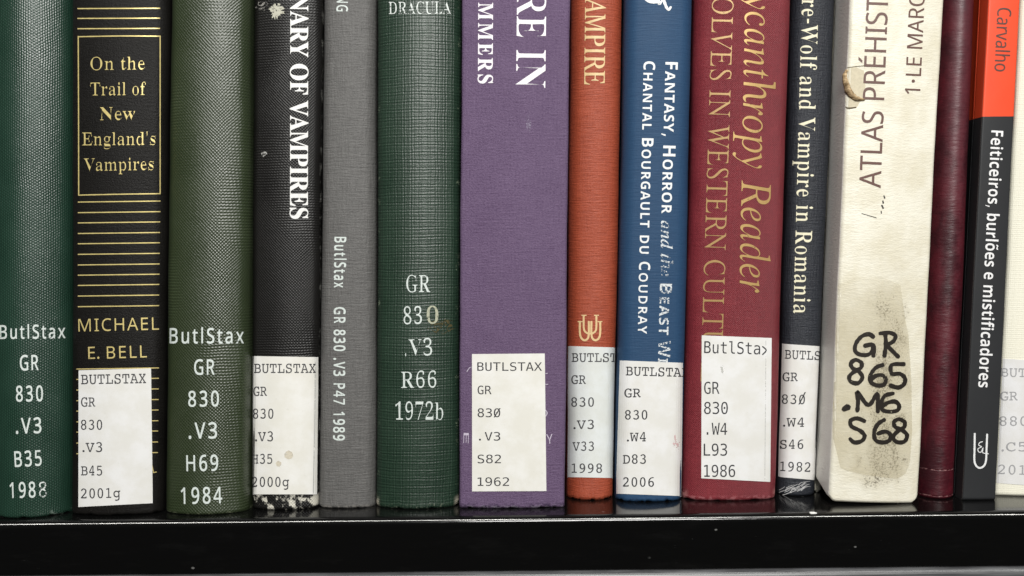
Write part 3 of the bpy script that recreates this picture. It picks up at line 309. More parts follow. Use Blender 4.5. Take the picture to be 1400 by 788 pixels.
    '9': '405|121,-11 83,-7 77,-3 73,3 72,11 73,19 76,25 82,29 90,31 103,32 120,33 160,38 195,52 225,75 249,108 267,149 277,198 251,173 222,158 191,153 168,155 147,161 128,171 110,184 95,200 83,219 74,240 68,263 66,287 68,314 74,338 83,360 95,379 110,394 128,407 147,417 168,423 191,424 219,422 244,414 266,401 286,383 303,361 316,335 326,305 332,272 334,236 331,188 322,145 308,106 288,72 264,43 234,20 201,3 163,-7|196,201 216,203 233,212 248,225 260,243 268,263 270,286 268,310 261,332 249,351 234,366 215,374 193,377 174,375 157,367 142,354 131,337 124,316 122,291 125,266 131,244 143,226 158,212 176,204',
    'A': '404|35,0 8,4 4,8 2,14 1,24 1,31 4,38 8,42 14,44 21,46 32,46 40,46 151,342 103,342 92,342 83,344 76,347 71,351 68,357 67,365 68,374 71,381 76,385 84,387 96,388 113,389 206,389 229,385 234,382 238,376 242,367 371,46 376,46 387,46 395,44 400,42 404,38 406,32 407,24 406,15 404,9 401,5 395,2 387,1 377,0 288,0 259,4 253,8 250,14 249,24 250,32 253,38 258,42 286,46 316,46 285,124 118,124 90,46 122,46 150,42 155,38 158,32 159,24 158,14 155,8 150,4 121,0|134,168 269,168 197,342',
    'B': '405|51,0 38,3 31,10 28,24 29,32 31,38 36,42 43,45 54,46 69,46 81,46 81,342 70,342 39,346 34,350 31,356 30,365 33,378 40,386 53,389 206,389 250,386 285,377 313,361 333,340 345,314 349,283 344,252 329,226 304,206 343,184 366,153 374,112 372,92 367,73 359,56 347,40 332,26 314,15 290,7 260,2 222,0|132,221 201,221 229,223 252,227 270,235 282,247 290,262 292,281 289,303 280,320 264,332 242,339 214,342 132,342|132,46 205,46 243,48 272,54 293,62 306,75 314,92 317,113 314,137 305,155 290,167 269,175 242,179 208,181 132,181',
    'C': '404|213,-10 179,-7 148,1 118,16 92,35 70,59 51,88 37,120 29,155 26,194 29,232 37,267 51,300 70,328 92,353 119,373 148,388 180,397 214,400 242,397 273,390 306,378 311,387 319,392 330,394 341,393 349,388 353,381 354,349 355,280 351,260 347,257 340,255 332,254 325,254 319,256 313,259 309,265 305,276 302,291 296,309 287,324 273,337 256,347 237,353 214,355 178,350 146,336 121,312 101,280 90,241 86,194 88,165 93,138 102,114 115,92 130,75 148,60 169,49 191,43 216,41 251,45 286,59 320,81 327,85 334,88 339,89 346,89 352,86 357,83 360,78 363,72 363,66 362,59 358,51 350,43 315,18 266,-2 249,-6 231,-9',
    'D': '404|170,-1 160,-1 146,-1 134,0 125,0 57,0 44,3 36,10 33,24 34,31 36,38 40,42 46,44 54,46 64,46 73,46 73,342 64,342 54,342 46,344 40,347 36,351 34,357 33,365 34,375 37,382 43,385 72,389 196,389 231,386 263,378 291,365 316,346 336,324 353,297 365,266 372,232 375,194 372,156 364,121 350,88 332,60 310,38 285,21 255,9 216,1|165,44 214,48 253,60 283,80 304,108 316,146 320,194 316,242 303,279 282,308 252,327 212,339 162,343 143,343 124,342 124,46',
    'G': '404|219,-10 182,-7 147,1 116,15 89,34 66,58 47,86 34,119 26,155 23,194 26,232 34,267 47,300 65,328 87,353 114,373 144,388 176,397 211,400 241,397 271,391 302,379 308,388 316,394 326,396 337,394 344,391 348,385 352,344 352,300 351,290 350,283 347,277 342,274 335,271 327,271 321,271 315,272 311,276 306,284 300,298 293,312 282,326 268,338 251,348 232,353 211,355 175,351 144,337 118,314 98,282 87,242 83,194 85,164 91,136 100,111 114,89 130,70 150,55 173,44 197,38 224,36 250,38 277,45 306,56 306,134 224,134 214,137 208,144 206,156 206,163 207,169 210,173 214,175 219,177 226,177 368,177 377,175 383,168 385,156 384,148 382,143 379,139 360,134 356,134 356,35 351,19 338,13 310,2 269,-7',
    'H': '404|57,0 44,3 36,10 33,24 34,31 36,38 40,42 46,44 54,46 64,46 73,46 73,342 64,342 54,342 46,344 40,347 36,351 34,357 33,365 34,375 37,382 43,385 72,389 140,389 171,385 176,382 180,375 181,365 180,357 176,350 171,346 138,342 123,342 123,228 281,228 281,342 259,342 247,342 238,344 232,347 227,352 225,358 224,365 225,374 228,381 233,385 267,389 347,389 361,386 369,378 371,365 371,357 368,351 364,347 358,344 350,342 340,342 332,342 332,46 340,46 351,46 359,44 365,42 368,38 371,31 371,24 370,14 367,7 362,3 330,0 265,0 234,3 228,7 225,14 224,24 225,32 228,38 233,42 265,46 281,46 281,183 123,183 123,46 146,46 157,46 166,44 173,42 177,38 180,31 181,24 180,15 177,8 172,4 144,0',
    'L': '405|43,0 30,3 22,10 19,24 20,32 23,39 28,43 58,46 99,46 99,342 58,342 45,342 35,344 28,346 23,350 20,357 19,365 21,375 24,382 29,385 58,389 222,389 235,386 243,378 246,365 245,356 242,350 237,346 206,342 151,342 151,46 326,46 326,132 326,146 328,156 330,163 334,168 341,170 349,171 358,170 365,168 369,163 373,132 373,24 370,11 362,3 349,0',
    'R': '404|43,0 30,3 23,10 20,24 21,31 23,38 27,42 32,44 39,46 48,46 78,46 78,345 47,345 32,347 23,354 20,367 23,379 30,386 43,389 181,389 212,388 238,386 259,383 277,379 291,373 303,366 313,358 321,347 329,336 338,318 343,298 345,277 343,253 335,231 323,212 305,196 284,184 258,175 274,163 286,147 352,46 363,46 373,46 381,44 387,42 391,38 393,31 394,24 392,10 384,3 371,0 335,0 328,1 321,3 316,7 304,24 282,55 258,92 236,124 225,140 215,152 206,160 196,165 185,168 172,169 129,169 129,46 151,46 162,46 171,44 178,42 182,38 185,31 186,24 185,15 183,8 178,4 153,0|129,212 197,212 230,215 256,223 274,236 285,254 289,278 285,302 274,321 256,334 231,342 199,345 129,345',
    'S': '404|80,-13 66,-10 56,2 52,21 50,50 48,79 48,97 48,103 48,112 50,120 53,125 58,129 64,131 73,132 87,128 96,118 102,102 108,84 120,67 135,53 155,43 178,36 205,34 232,37 256,43 275,55 289,69 297,86 300,105 293,136 272,156 236,167 188,174 148,182 115,193 90,208 72,227 61,252 58,282 60,303 66,323 76,342 90,358 107,372 128,384 151,393 176,398 203,400 229,398 257,391 286,381 287,386 288,391 291,394 307,398 320,396 329,392 332,385 338,304 338,301 336,287 327,279 314,277 302,279 293,288 287,302 281,317 271,330 258,341 241,349 222,354 200,355 175,353 153,347 135,336 122,321 114,304 111,285 119,256 144,237 186,226 238,219 280,210 312,195 335,173 349,145 354,111 349,78 336,49 314,24 283,5 246,-6 203,-10 171,-8 139,0 106,13 105,4 102,-3 99,-8 94,-11 88,-13',
    'T': '404|110,0 97,3 90,10 87,24 88,31 90,38 94,42 99,44 106,46 116,46 176,46 176,342 82,342 79,257 75,226 70,222 64,219 54,218 40,221 33,230 31,244 35,366 38,379 46,386 60,389 345,389 358,386 366,379 369,366 373,242 371,229 364,221 351,218 341,219 334,222 330,226 325,257 322,342 228,342 228,46 291,46 305,44 314,36 317,24 314,10 307,3 294,0',
    'U': '404|202,-10 162,-6 128,8 99,30 78,61 65,101 60,149 60,342 52,342 42,342 34,344 28,347 24,351 22,357 21,365 22,375 25,382 31,385 62,389 128,389 160,385 165,381 168,374 169,365 168,357 165,351 160,347 152,344 141,342 128,342 113,342 113,156 116,119 123,89 135,66 152,50 175,40 205,37 235,40 258,50 275,66 286,89 293,119 296,156 296,342 278,342 264,342 253,344 245,346 240,350 236,357 235,365 236,374 239,381 243,385 271,389 359,389 372,386 380,378 382,365 381,357 379,351 375,347 369,344 360,342 349,342 345,342 345,149 339,92 322,47 293,15 253,-4',
    'V': '405|196,-4 187,-3 180,0 174,6 161,33 40,342 28,342 19,344 13,347 9,351 6,357 5,365 8,378 16,386 28,389 128,389 153,385 157,381 160,374 161,365 157,352 147,344 130,342 94,342 206,56 314,342 271,342 254,344 244,352 240,365 241,374 244,381 248,385 273,389 376,389 389,386 396,378 399,365 398,357 396,351 392,347 386,344 378,342 368,342 364,342 246,33 233,6 228,0 222,-3 214,-4',
    'W': '405|95,0 90,0 86,2 84,4 81,17 31,345 27,345 13,347 4,354 1,367 2,373 4,379 7,383 19,389 126,389 149,384 154,381 156,375 157,367 154,354 144,347 128,345 82,345 118,84 174,280 181,293 194,296 209,296 223,293 230,281 293,84 326,345 274,345 258,347 248,354 245,367 246,375 249,381 253,384 277,389 383,389 388,388 392,386 396,383 399,379 400,373 401,367 398,354 390,347 375,345 371,345 326,17 322,3 313,0 289,0 281,2 275,6 271,14 200,240 137,14 132,3 120,0',
    'X': '404|53,0 40,3 32,10 29,24 32,36 42,44 58,46 169,198 64,342 49,345 41,353 38,365 40,378 48,386 60,389 143,389 156,386 165,378 167,365 164,352 154,344 138,342 128,342 202,236 279,342 268,342 250,344 239,352 235,365 236,372 238,378 242,382 247,386 254,388 261,389 344,389 357,386 364,378 367,365 363,352 354,344 338,342 233,200 347,46 363,43 372,35 375,24 375,17 372,11 369,6 364,3 358,1 351,0 263,0 253,1 246,2 240,5 237,9 235,15 234,24 235,31 238,38 242,42 248,44 257,46 268,46 283,46 199,162 117,46 136,46 147,46 156,44 162,42 166,38 168,31 169,24 169,15 167,9 163,5 158,2 150,1 140,0',
    'g': '405|185,-131 145,-128 121,-118 113,-101 114,-94 117,-88 122,-83 128,-79 134,-76 142,-75 156,-76 170,-78 197,-80 226,-77 248,-70 265,-57 277,-39 284,-14 286,19 286,58 258,33 225,18 186,13 160,16 135,22 113,32 93,46 76,64 62,84 52,107 46,132 44,159 46,186 53,210 63,233 78,253 95,270 115,284 138,295 162,301 189,304 221,299 253,287 285,266 285,289 288,297 294,301 304,303 354,303 368,300 377,293 380,280 379,272 376,266 371,262 364,259 354,257 341,257 335,257 335,10 334,-14 332,-35 329,-52 324,-66 318,-79 310,-89 300,-97 288,-106 274,-113 249,-123 220,-129|193,64 220,67 243,76 263,90 278,110 287,133 290,159 287,185 278,208 263,228 243,243 220,252 193,255 167,252 144,243 124,228 108,209 99,186 95,159 98,133 107,110 123,91 142,76 166,67',
  },
  'sans': {
    '.': '180|89,-9 79,-8 69,-5 60,1 54,10 50,22 48,36 50,51 54,63 60,71 69,77 79,80 89,81 100,80 110,77 119,71 126,63 130,51 132,36 130,22 126,10 119,1 110,-5 100,-8',
    '0': '384|191,-7 142,1 102,22 72,59 50,108 37,169 33,240 35,290 40,334 49,373 61,407 78,435 99,458 125,474 156,484 191,487 241,480 281,458 312,422 334,373 347,313 351,240 349,191 344,147 335,108 322,74 305,45 284,23 258,6 227,-3|191,44 224,49 249,65 268,92 281,130 289,180 291,240 289,300 281,349 268,388 249,415 224,431 191,437 159,431 133,415 115,388 102,349 95,300 92,240 95,180 102,131 115,93 133,65 159,49',
    '1': '384|181,0 181,335 181,381 183,418 164,399 142,380 91,339 60,379 189,480 238,480 238,0',
    '3': '384|162,-7 137,-6 114,-4 92,-1 71,4 50,11 30,19 30,75 51,65 73,58 95,51 118,47 141,44 163,43 202,46 233,54 256,68 271,87 281,110 284,138 280,165 268,186 249,202 222,213 189,220 150,222 103,222 103,273 150,273 187,275 217,284 240,298 257,316 267,338 271,363 268,385 260,403 247,417 230,428 208,434 183,437 159,435 136,431 117,425 62,396 33,437 51,449 72,461 96,471 123,480 152,485 183,486 229,483 266,471 294,453 315,428 327,400 331,367 328,337 319,312 304,290 284,274 260,261 232,253 232,250 267,243 296,231 318,214 333,192 343,166 346,136 344,110 337,85 326,62 311,42 291,25 266,11 237,1 202,-5',
    '4': '384|244,0 244,109 14,109 14,159 240,482 301,482 301,162 371,162 371,109 301,109 301,0|72,162 244,162 244,313 245,372 247,419 244,419 231,392 216,367',
    '5': '384|167,-7 142,-6 119,-4 97,0 76,5 58,12 42,19 42,75 60,66 79,58 101,52 124,47 146,45 167,44 200,46 229,55 253,69 271,89 282,115 285,147 282,176 273,200 257,219 234,233 203,242 165,244 122,241 83,234 54,253 72,480 312,480 312,426 122,426 111,287 142,291 185,294 231,290 270,278 302,257 326,229 341,195 346,153 341,107 325,68 299,36 263,12 219,-2',
    '6': '384|200,-7 171,-4 143,3 118,16 95,34 75,57 59,86 47,120 39,160 37,205 38,239 41,273 46,307 54,339 65,369 79,397 97,423 119,444 146,462 177,475 214,484 257,486 288,485 316,480 316,430 288,436 258,438 229,436 203,431 181,422 162,411 145,397 132,380 121,361 113,341 106,318 101,295 98,270 96,244 100,244 112,259 126,272 143,284 163,293 187,298 214,300 253,296 286,283 314,262 336,233 348,197 353,154 348,108 334,69 311,36 281,12 244,-2|199,43 226,46 249,55 268,70 283,92 291,120 294,154 292,183 284,207 271,227 253,242 230,251 201,254 181,252 163,248 146,241 132,231 120,220 110,208 103,194 98,180 97,166 98,147 102,128 108,108 117,91 128,75 142,61 159,51 178,45',
    '7': '384|91,0 288,426 30,426 30,480 351,480 351,434 156,0',
    '8': '384|193,-7 146,-3 106,8 75,27 51,53 38,85 33,122 34,143 39,162 47,179 57,195 69,209 83,221 99,232 115,242 132,251 110,265 90,281 73,299 59,320 51,344 48,372 50,395 57,416 67,434 81,450 98,463 118,473 141,480 165,485 191,486 231,483 265,473 295,457 317,434 331,406 335,371 334,353 330,336 323,321 313,307 302,295 289,283 244,254 298,222 313,209 325,196 336,181 344,164 349,145 351,124 346,87 332,55 308,29 276,9 238,-3|194,277 216,287 236,299 253,312 266,328 274,347 277,369 274,390 266,407 253,421 236,431 215,437 191,439 168,437 147,431 130,421 117,407 109,390 106,369 107,354 111,340 118,328 127,317 137,308 150,299|192,40 222,43 247,51 267,63 281,80 290,100 293,124 290,146 281,165 265,182 245,196 221,210 192,222 181,226 154,213 132,199 114,183 101,165 93,145 91,122 93,100 102,80 116,63 135,51 161,43',
    '9': '384|129,-7 98,-5 69,0 69,50 87,46 106,43 128,42 157,43 183,49 205,57 224,69 240,83 254,99 265,118 274,138 280,161 285,185 288,209 289,235 285,235 274,221 260,207 243,196 222,187 199,181 171,179 133,184 99,196 72,217 50,246 38,282 34,324 36,356 42,385 53,411 67,433 85,452 106,467 130,478 157,484 187,486 216,484 244,476 269,463 292,445 312,422 328,393 340,359 347,320 349,275 348,240 345,206 340,173 332,141 322,110 307,82 289,57 267,35 240,17 208,4 171,-4|184,226 205,227 223,231 240,239 254,248 266,259 276,272 284,286 288,299 289,314 288,333 284,352 278,371 269,388 258,404 244,418 227,428 208,434 187,437 161,433 138,424 119,409 104,387 95,359 92,325 95,296 102,272 115,252 132,237 155,229',
    'A': '429|0,0 187,482 242,482 428,0 366,0 308,148 118,148 61,0|138,202 290,202 236,347 230,367 221,396 214,419 203,378 193,347',
    'B': '437|65,0 65,480 202,480 257,477 303,468 338,453 364,431 379,400 384,361 382,334 374,311 361,290 343,274 320,262 293,255 293,251 312,247 331,241 348,234 363,224 376,212 386,197 394,180 399,160 400,136 395,96 380,63 356,36 322,16 282,4 234,0|126,275 214,275 251,278 279,284 299,295 312,310 319,330 322,354 319,378 309,397 294,411 272,420 242,426 205,428 126,428|126,51 222,51 261,54 290,62 311,76 325,94 333,116 336,141 333,165 324,185 310,202 288,215 257,222 218,225 126,225',
    'C': '424|261,-7 215,-3 174,7 139,24 109,46 85,75 65,109 52,149 44,192 41,240 44,287 53,330 67,368 88,403 114,431 146,455 183,472 225,483 271,486 320,483 364,474 404,458 379,407 330,425 311,430 292,432 271,433 223,427 182,410 149,381 124,343 110,296 105,240 109,184 123,137 146,98 178,69 219,52 270,46 330,52 385,65 385,13 329,-2',
    'E': '374|65,0 65,480 333,480 333,426 126,426 126,277 321,277 321,224 126,224 126,53 333,53 333,0',
    'G': '489|271,-7 224,-3 182,7 145,23 114,46 88,74 67,108 53,148 44,191 41,240 44,288 54,331 71,370 93,404 121,433 155,456 195,473 240,483 289,486 316,485 341,483 366,479 389,473 411,466 433,458 410,406 352,425 331,430 309,432 286,433 233,427 188,410 152,381 125,343 109,296 104,240 106,203 112,169 123,139 137,112 157,89 181,70 210,57 245,48 285,46 338,49 379,57 379,199 273,199 273,253 439,253 439,18 413,10 387,4 361,-1 333,-4 303,-6',
    'H': '498|65,0 65,480 126,480 126,277 371,277 371,480 432,480 432,0 371,0 371,224 126,224 126,0',
    'I': '228|27,0 27,35 83,48 83,431 27,445 27,480 200,480 200,445 144,431 144,48 200,35 200,0',
    'L': '352|65,0 65,480 126,480 126,54 335,54 335,0',
    'M': '609|65,0 65,480 154,480 302,87 305,87 455,480 544,480 544,0 484,0 484,295 486,364 489,420 486,420 326,0 277,0 119,420 116,420 120,364 121,291 121,0',
    'N': '511|65,0 65,480 135,480 391,83 394,83 392,115 390,162 389,209 389,480 445,480 445,0 375,0 118,398 116,398 119,340 121,268 121,0',
    'O': '524|263,-7 216,-3 174,7 139,24 109,48 84,76 65,111 52,150 44,193 41,241 44,288 52,331 65,370 84,404 109,433 139,456 174,473 216,483 263,487 309,484 349,473 384,456 414,433 439,405 458,370 472,331 481,288 484,240 481,193 472,150 458,110 439,76 414,47 384,24 349,7 308,-3|263,46 312,51 352,69 382,98 403,137 416,184 420,240 416,297 403,344 382,382 352,411 313,428 263,434 214,428 174,411 143,382 122,344 109,297 105,240 109,184 122,137 143,98 173,69 213,51',
    'P': '406|65,0 65,480 192,480 249,475 295,463 329,443 353,415 367,380 372,338 370,313 364,288 354,264 340,243 320,224 294,208 263,196 225,189 181,187 126,187 126,0|126,238 174,238 216,241 250,248 276,261 295,279 306,304 310,336 306,364 296,387 280,405 257,418 225,425 187,428 126,428',
    'Q': '524|372,-114 279,-6 269,-7 263,-7 216,-3 174,7 139,24 109,48 84,76 65,111 52,150 44,193 41,241 44,288 52,331 65,370 84,404 109,433 139,456 174,473 216,483 263,487 309,484 349,473 384,456 414,433 439,405 458,370 472,331 481,288 484,240 480,185 468,135 448,91 421,54 386,25 344,5 459,-114|263,46 312,51 352,69 382,98 403,137 416,184 420,240 416,297 403,344 382,382 352,411 313,428 263,434 214,428 174,411 143,382 122,344 109,297 105,240 109,184 122,137 143,98 173,69 213,51',
    'R': '418|65,0 65,480 197,480 252,476 296,464 329,446 353,419 367,385 372,343 370,319 366,298 358,279 348,264 336,250 322,239 307,229 292,221 276,215 408,0 337,0 221,198 126,198 126,0|126,249 197,249 233,252 261,259 283,272 298,290 307,313 310,340 306,369 297,391 281,407 259,418 230,425 194,427 126,427',
    'S': '369|166,-7 140,-6 115,-4 91,-1 70,4 51,9 34,16 34,74 94,54 119,50 143,47 169,46 201,48 228,55 249,66 265,82 274,101 277,123 276,138 272,151 267,163 258,173 247,183 232,192 164,222 126,238 96,256 72,276 54,300 44,329 40,364 42,388 49,410 60,429 74,446 92,460 114,471 138,480 165,485 193,486 219,485 243,483 266,479 287,473 307,467 326,459 307,408 253,426 233,430 213,432 192,433 165,431 142,425 124,414 112,400 104,383 101,363 103,348 106,335 111,323 120,313 131,303 144,294 206,267 233,256 257,245 278,233 296,221 310,207 322,191 330,173 335,152 337,128 332,89 317,56 291,29 256,9 215,-3',
    'T': '373|156,0 156,426 7,426 7,480 366,480 366,426 217,426 217,0',
    'U': '491|243,-7 188,-1 143,15 107,42 81,78 66,121 60,171 60,480 121,480 121,169 124,133 135,102 152,78 176,60 208,49 246,46 286,50 317,61 341,80 357,106 367,135 370,169 370,480 430,480 430,169 428,137 421,107 410,80 394,55 373,34 348,16 318,4 283,-4',
    'V': '403|171,0 0,480 63,480 171,172 189,117 201,67 214,117 232,173 339,480 403,480 232,0',
    'W': '625|135,0 8,480 71,480 146,187 160,127 169,73 179,130 194,190 279,480 341,480 429,188 445,127 455,73 465,127 479,187 553,480 616,480 488,0 427,0 334,314 323,353 314,388 310,409 303,372 287,312 196,0',
    'Y': '380|160,0 160,183 0,480 66,480 190,244 315,480 380,480 220,186 220,0',
    'a': '377|144,-7 114,-4 86,5 63,19 45,40 34,67 31,100 36,133 50,161 73,183 106,200 150,210 203,215 265,217 265,238 262,265 256,286 245,301 230,311 212,316 190,318 172,317 154,315 136,310 89,291 71,335 87,343 106,350 126,357 148,362 170,365 193,366 233,363 266,353 291,337 308,314 319,283 322,245 322,0 279,0 268,51 265,51 249,33 233,19 216,7 196,0 173,-5|158,41 187,44 212,52 234,66 251,86 261,112 264,144 264,176 211,174 171,170 140,163 118,152 103,138 95,121 92,99 94,81 100,66 110,55 124,47 140,43',
    'h': '415|57,0 57,510 116,510 116,361 113,310 117,310 130,327 146,341 164,352 185,360 206,364 229,366 269,363 302,352 328,335 346,310 357,276 361,234 361,0 302,0 302,230 299,262 289,286 273,303 251,314 222,317 186,313 158,302 139,283 126,257 119,225 116,186 116,0',
    'l': '173|57,0 57,510 116,510 116,0',
    'o': '406|202,-7 172,-4 143,3 117,15 94,32 75,53 58,79 46,109 39,143 37,181 42,236 57,282 82,318 116,345 156,361 204,367 236,364 264,357 290,345 314,328 333,307 349,282 361,252 368,218 370,181 365,126 350,79 325,42 291,15 250,-1|203,42 237,46 263,59 283,80 298,107 306,141 309,181 306,220 298,253 283,281 263,301 236,313 203,317 169,313 143,301 123,281 109,253 101,220 98,181 101,141 109,107 123,80 143,59 170,46',
    'r': '277|57,0 57,360 105,360 112,294 115,294 128,313 143,330 160,345 179,357 201,364 225,367 247,366 267,363 260,308 241,312 221,313 203,311 186,306 169,298 154,286 141,272 131,256 123,236 118,215 116,192 116,0',
    't': '242|167,-7 149,-6 132,-2 115,3 100,11 87,22 77,37 68,55 63,78 62,105 62,314 11,314 11,343 62,366 86,443 121,443 121,360 225,360 225,314 121,314 121,106 123,86 128,70 137,57 148,49 162,43 177,42 205,44 228,49 228,4 201,-4',
    'u': '415|184,-7 144,-3 111,7 86,25 68,49 57,83 53,124 53,360 113,360 113,128 116,97 126,73 142,56 164,46 193,42 229,46 256,57 276,76 289,102 296,134 299,173 299,360 358,360 358,0 310,0 301,48 298,48 285,31 269,17 250,6 229,-1 207,-5',
    'v': '341|136,0 0,360 63,360 140,148 151,115 162,80 169,52 171,52 179,81 190,116 201,148 278,360 341,360 204,0',
    'x': '355|12,0 142,184 18,360 85,360 178,224 270,360 336,360 212,184 343,0 276,0 178,144 79,0',
  },
  'bold': {
    ',': '180|28,-87 47,-3 61,78 124,78 129,71 104,-8 71,-87',
    'A': '463|0,0 169,482 293,482 463,0 354,0 319,114 144,114 109,0|170,199 295,199 259,311 251,340 240,375 232,407 223,374 212,336 204,311',
    'B': '452|60,0 60,480 210,480 268,477 317,468 355,453 382,430 398,399 404,358 401,332 395,309 384,289 370,272 352,261 330,255 330,251 345,247 360,242 373,234 385,225 396,213 404,199 411,183 414,162 416,139 410,99 395,65 369,37 333,16 291,4 240,0|162,289 221,289 247,291 268,296 282,304 292,314 298,328 300,345 297,361 291,374 279,384 263,391 242,395 216,396 162,396|162,84 228,84 256,86 277,92 292,102 302,115 308,131 310,149 308,166 302,180 292,192 276,202 254,207 225,209 162,209',
    'C': '428|255,-7 208,-3 168,7 133,24 103,47 80,76 62,110 49,149 41,192 39,239 42,286 51,328 65,367 85,402 111,431 141,455 177,472 218,483 264,486 288,485 312,482 335,477 359,470 382,462 404,453 371,370 317,392 299,397 282,401 264,402 228,397 198,382 175,358 157,325 147,285 144,238 147,191 156,152 172,120 195,97 226,83 264,78 284,79 303,81 323,85 386,103 386,18 365,10 344,4 324,-1 302,-4 279,-6',
    'D': '497|60,0 60,480 211,480 259,477 302,468 342,453 376,432 404,406 427,374 444,336 455,293 458,244 450,170 427,109 389,61 337,27 273,7 196,0|162,84 206,84 258,90 300,109 329,141 347,185 353,242 349,290 337,329 318,359 291,380 257,392 216,396 162,396',
    'E': '377|60,0 60,480 336,480 336,396 162,396 162,291 324,291 324,208 162,208 162,84 336,84 336,0',
    'F': '369|60,0 60,480 335,480 335,396 161,396 161,273 323,273 323,189 161,189 161,0',
    'G': '486|262,-7 196,0 141,21 97,56 65,105 45,166 39,240 42,288 52,332 68,371 91,405 119,433 153,456 193,473 238,483 289,486 315,485 340,483 365,478 389,472 411,465 432,457 398,375 348,394 329,398 309,401 289,402 261,399 235,393 212,381 192,366 175,347 162,325 152,299 146,270 144,238 145,208 149,181 156,155 167,133 180,114 197,98 217,87 241,80 269,78 305,80 333,85 333,185 242,185 242,269 433,269 433,21 354,1 326,-3 295,-6',
    'H': '514|60,0 60,480 162,480 162,291 352,291 352,480 453,480 453,0 352,0 352,207 162,207 162,0',
    'I': '262|21,0 21,58 80,85 80,395 21,422 21,480 240,480 240,422 181,395 181,85 240,58 240,0',
    'L': '380|60,0 60,480 162,480 162,84 357,84 357,0',
    'N': '546|60,0 60,480 189,480 397,120 399,120 396,187 394,253 394,480 486,480 486,0 357,0 148,363 145,363 149,294 151,226 151,0',
    'O': '535|267,-7 218,-3 176,7 139,24 108,48 83,76 63,111 50,150 42,193 39,241 42,289 50,332 63,371 83,405 108,433 139,456 176,473 219,484 268,487 317,484 360,473 396,456 427,433 452,405 471,370 485,331 493,288 496,240 493,193 485,150 471,110 452,76 427,47 396,24 360,7 317,-3|267,79 307,83 338,98 361,122 376,154 386,194 389,240 386,287 376,327 361,359 338,383 307,398 268,402 229,398 198,383 175,359 159,327 149,287 146,240 149,194 159,154 175,122 198,98 229,83',
    'R': '444|60,0 60,480 200,480 260,476 308,464 345,444 371,416 386,380 392,336 390,315 386,296 379,278 370,263 359,249 346,237 332,226 318,217 302,209 443,0 330,0 216,184 162,184 162,0|162,267 195,267 225,268 249,274 267,283 279,296 286,313 289,333 286,354 278,370 266,382 247,390 223,395 193,396 162,396',
    'S': '370|167,-7 118,-4 73,6 31,22 31,117 102,90 126,83 150,79 175,77 197,79 215,84 228,92 237,102 242,114 244,128 241,145 232,160 217,172 198,183 176,195 150,207 114,225 77,253 66,265 56,279 48,293 41,310 38,329 36,350 41,390 56,423 80,450 113,470 152,482 199,486 223,485 247,482 270,478 341,453 308,373 249,394 232,398 214,401 195,402 178,400 163,396 151,388 143,378 137,367 136,353 138,337 146,324 158,313 176,302 199,290 226,277 250,265 271,253 289,241 305,227 318,212 329,196 337,178 342,157 343,133 338,93 323,59 297,31 262,10 219,-2',
    'T': '389|144,0 144,395 13,395 13,480 375,480 375,395 245,395 245,0',
    'U': '508|252,-7 193,-1 145,15 107,42 79,78 63,121 57,171 57,480 158,480 158,186 161,151 169,123 183,103 201,89 225,81 255,79 285,81 309,90 327,105 339,126 347,153 349,187 349,480 451,480 451,169 448,137 441,107 429,80 412,55 390,34 363,16 331,4 294,-4',
    'W': '649|122,0 0,480 100,480 161,218 170,179 179,132 185,92 191,132 199,177 207,211 277,480 373,480 443,211 450,177 459,132 465,92 471,132 480,179 488,218 549,480 649,480 527,0 412,0 347,252 342,274 335,306 328,339 324,364 321,339 314,307 308,274 302,251 238,0',
    'Y': '419|159,0 159,183 0,480 110,480 210,282 310,480 419,480 260,187 260,0',
    'a': '406|142,-7 111,-4 84,6 60,22 43,44 32,73 28,109 33,145 46,174 69,196 101,212 142,222 192,226 256,228 256,244 254,262 249,276 241,287 229,294 215,299 199,300 181,299 164,297 146,292 95,273 62,341 83,351 105,359 128,365 152,370 177,373 203,374 248,371 286,360 316,342 338,317 351,285 355,244 355,0 285,0 266,50 263,50 247,32 231,17 214,7 194,-1 170,-5|179,66 200,69 218,75 234,86 246,100 253,118 256,140 256,170 217,169 188,166 166,160 150,151 139,139 133,125 131,109 132,95 137,84 144,76 154,71 166,68',
    'b': '426|254,-7 229,-5 208,0 190,8 176,18 163,29 152,40 146,40 129,0 52,0 52,510 152,510 152,392 151,351 148,319 152,319 163,333 177,346 192,358 210,366 232,372 257,373 295,368 328,352 357,325 378,288 391,241 395,184 391,126 378,79 356,42 327,15 293,-1|226,75 245,78 261,87 275,103 285,125 291,152 293,185 291,218 285,245 274,266 261,281 244,290 224,293 201,291 183,283 170,269 161,250 155,226 152,195 152,185 154,152 159,125 168,103 182,87 201,78',
    'c': '345|201,-7 151,-2 109,13 75,39 50,75 35,122 30,181 33,223 40,260 53,291 70,317 91,337 117,353 145,364 176,371 210,373 234,373 256,370 276,366 324,349 295,271 251,287 210,293 182,288 160,275 145,253 135,222 132,182 135,148 141,121 153,101 168,86 187,77 210,75 230,75 249,78 266,83 282,89 298,97 313,106 313,21 297,12 281,5 265,0 247,-4 226,-6',
    'd': '425|169,-7 130,-1 97,15 69,41 47,78 35,125 30,183 35,240 48,288 69,325 98,352 132,368 171,373 196,372 218,367 236,358 252,347 266,334 277,320 280,320 275,351 273,393 273,510 373,510 373,0 296,0 277,48 273,48 262,33 248,20 233,9 215,0 193,-5|203,73 228,76 248,84 262,98 271,117 277,141 279,171 279,182 278,215 272,242 263,264 249,280 229,289 202,292 182,289 165,279 150,264 140,242 134,214 132,181 134,148 140,121 150,100 165,85 182,76',
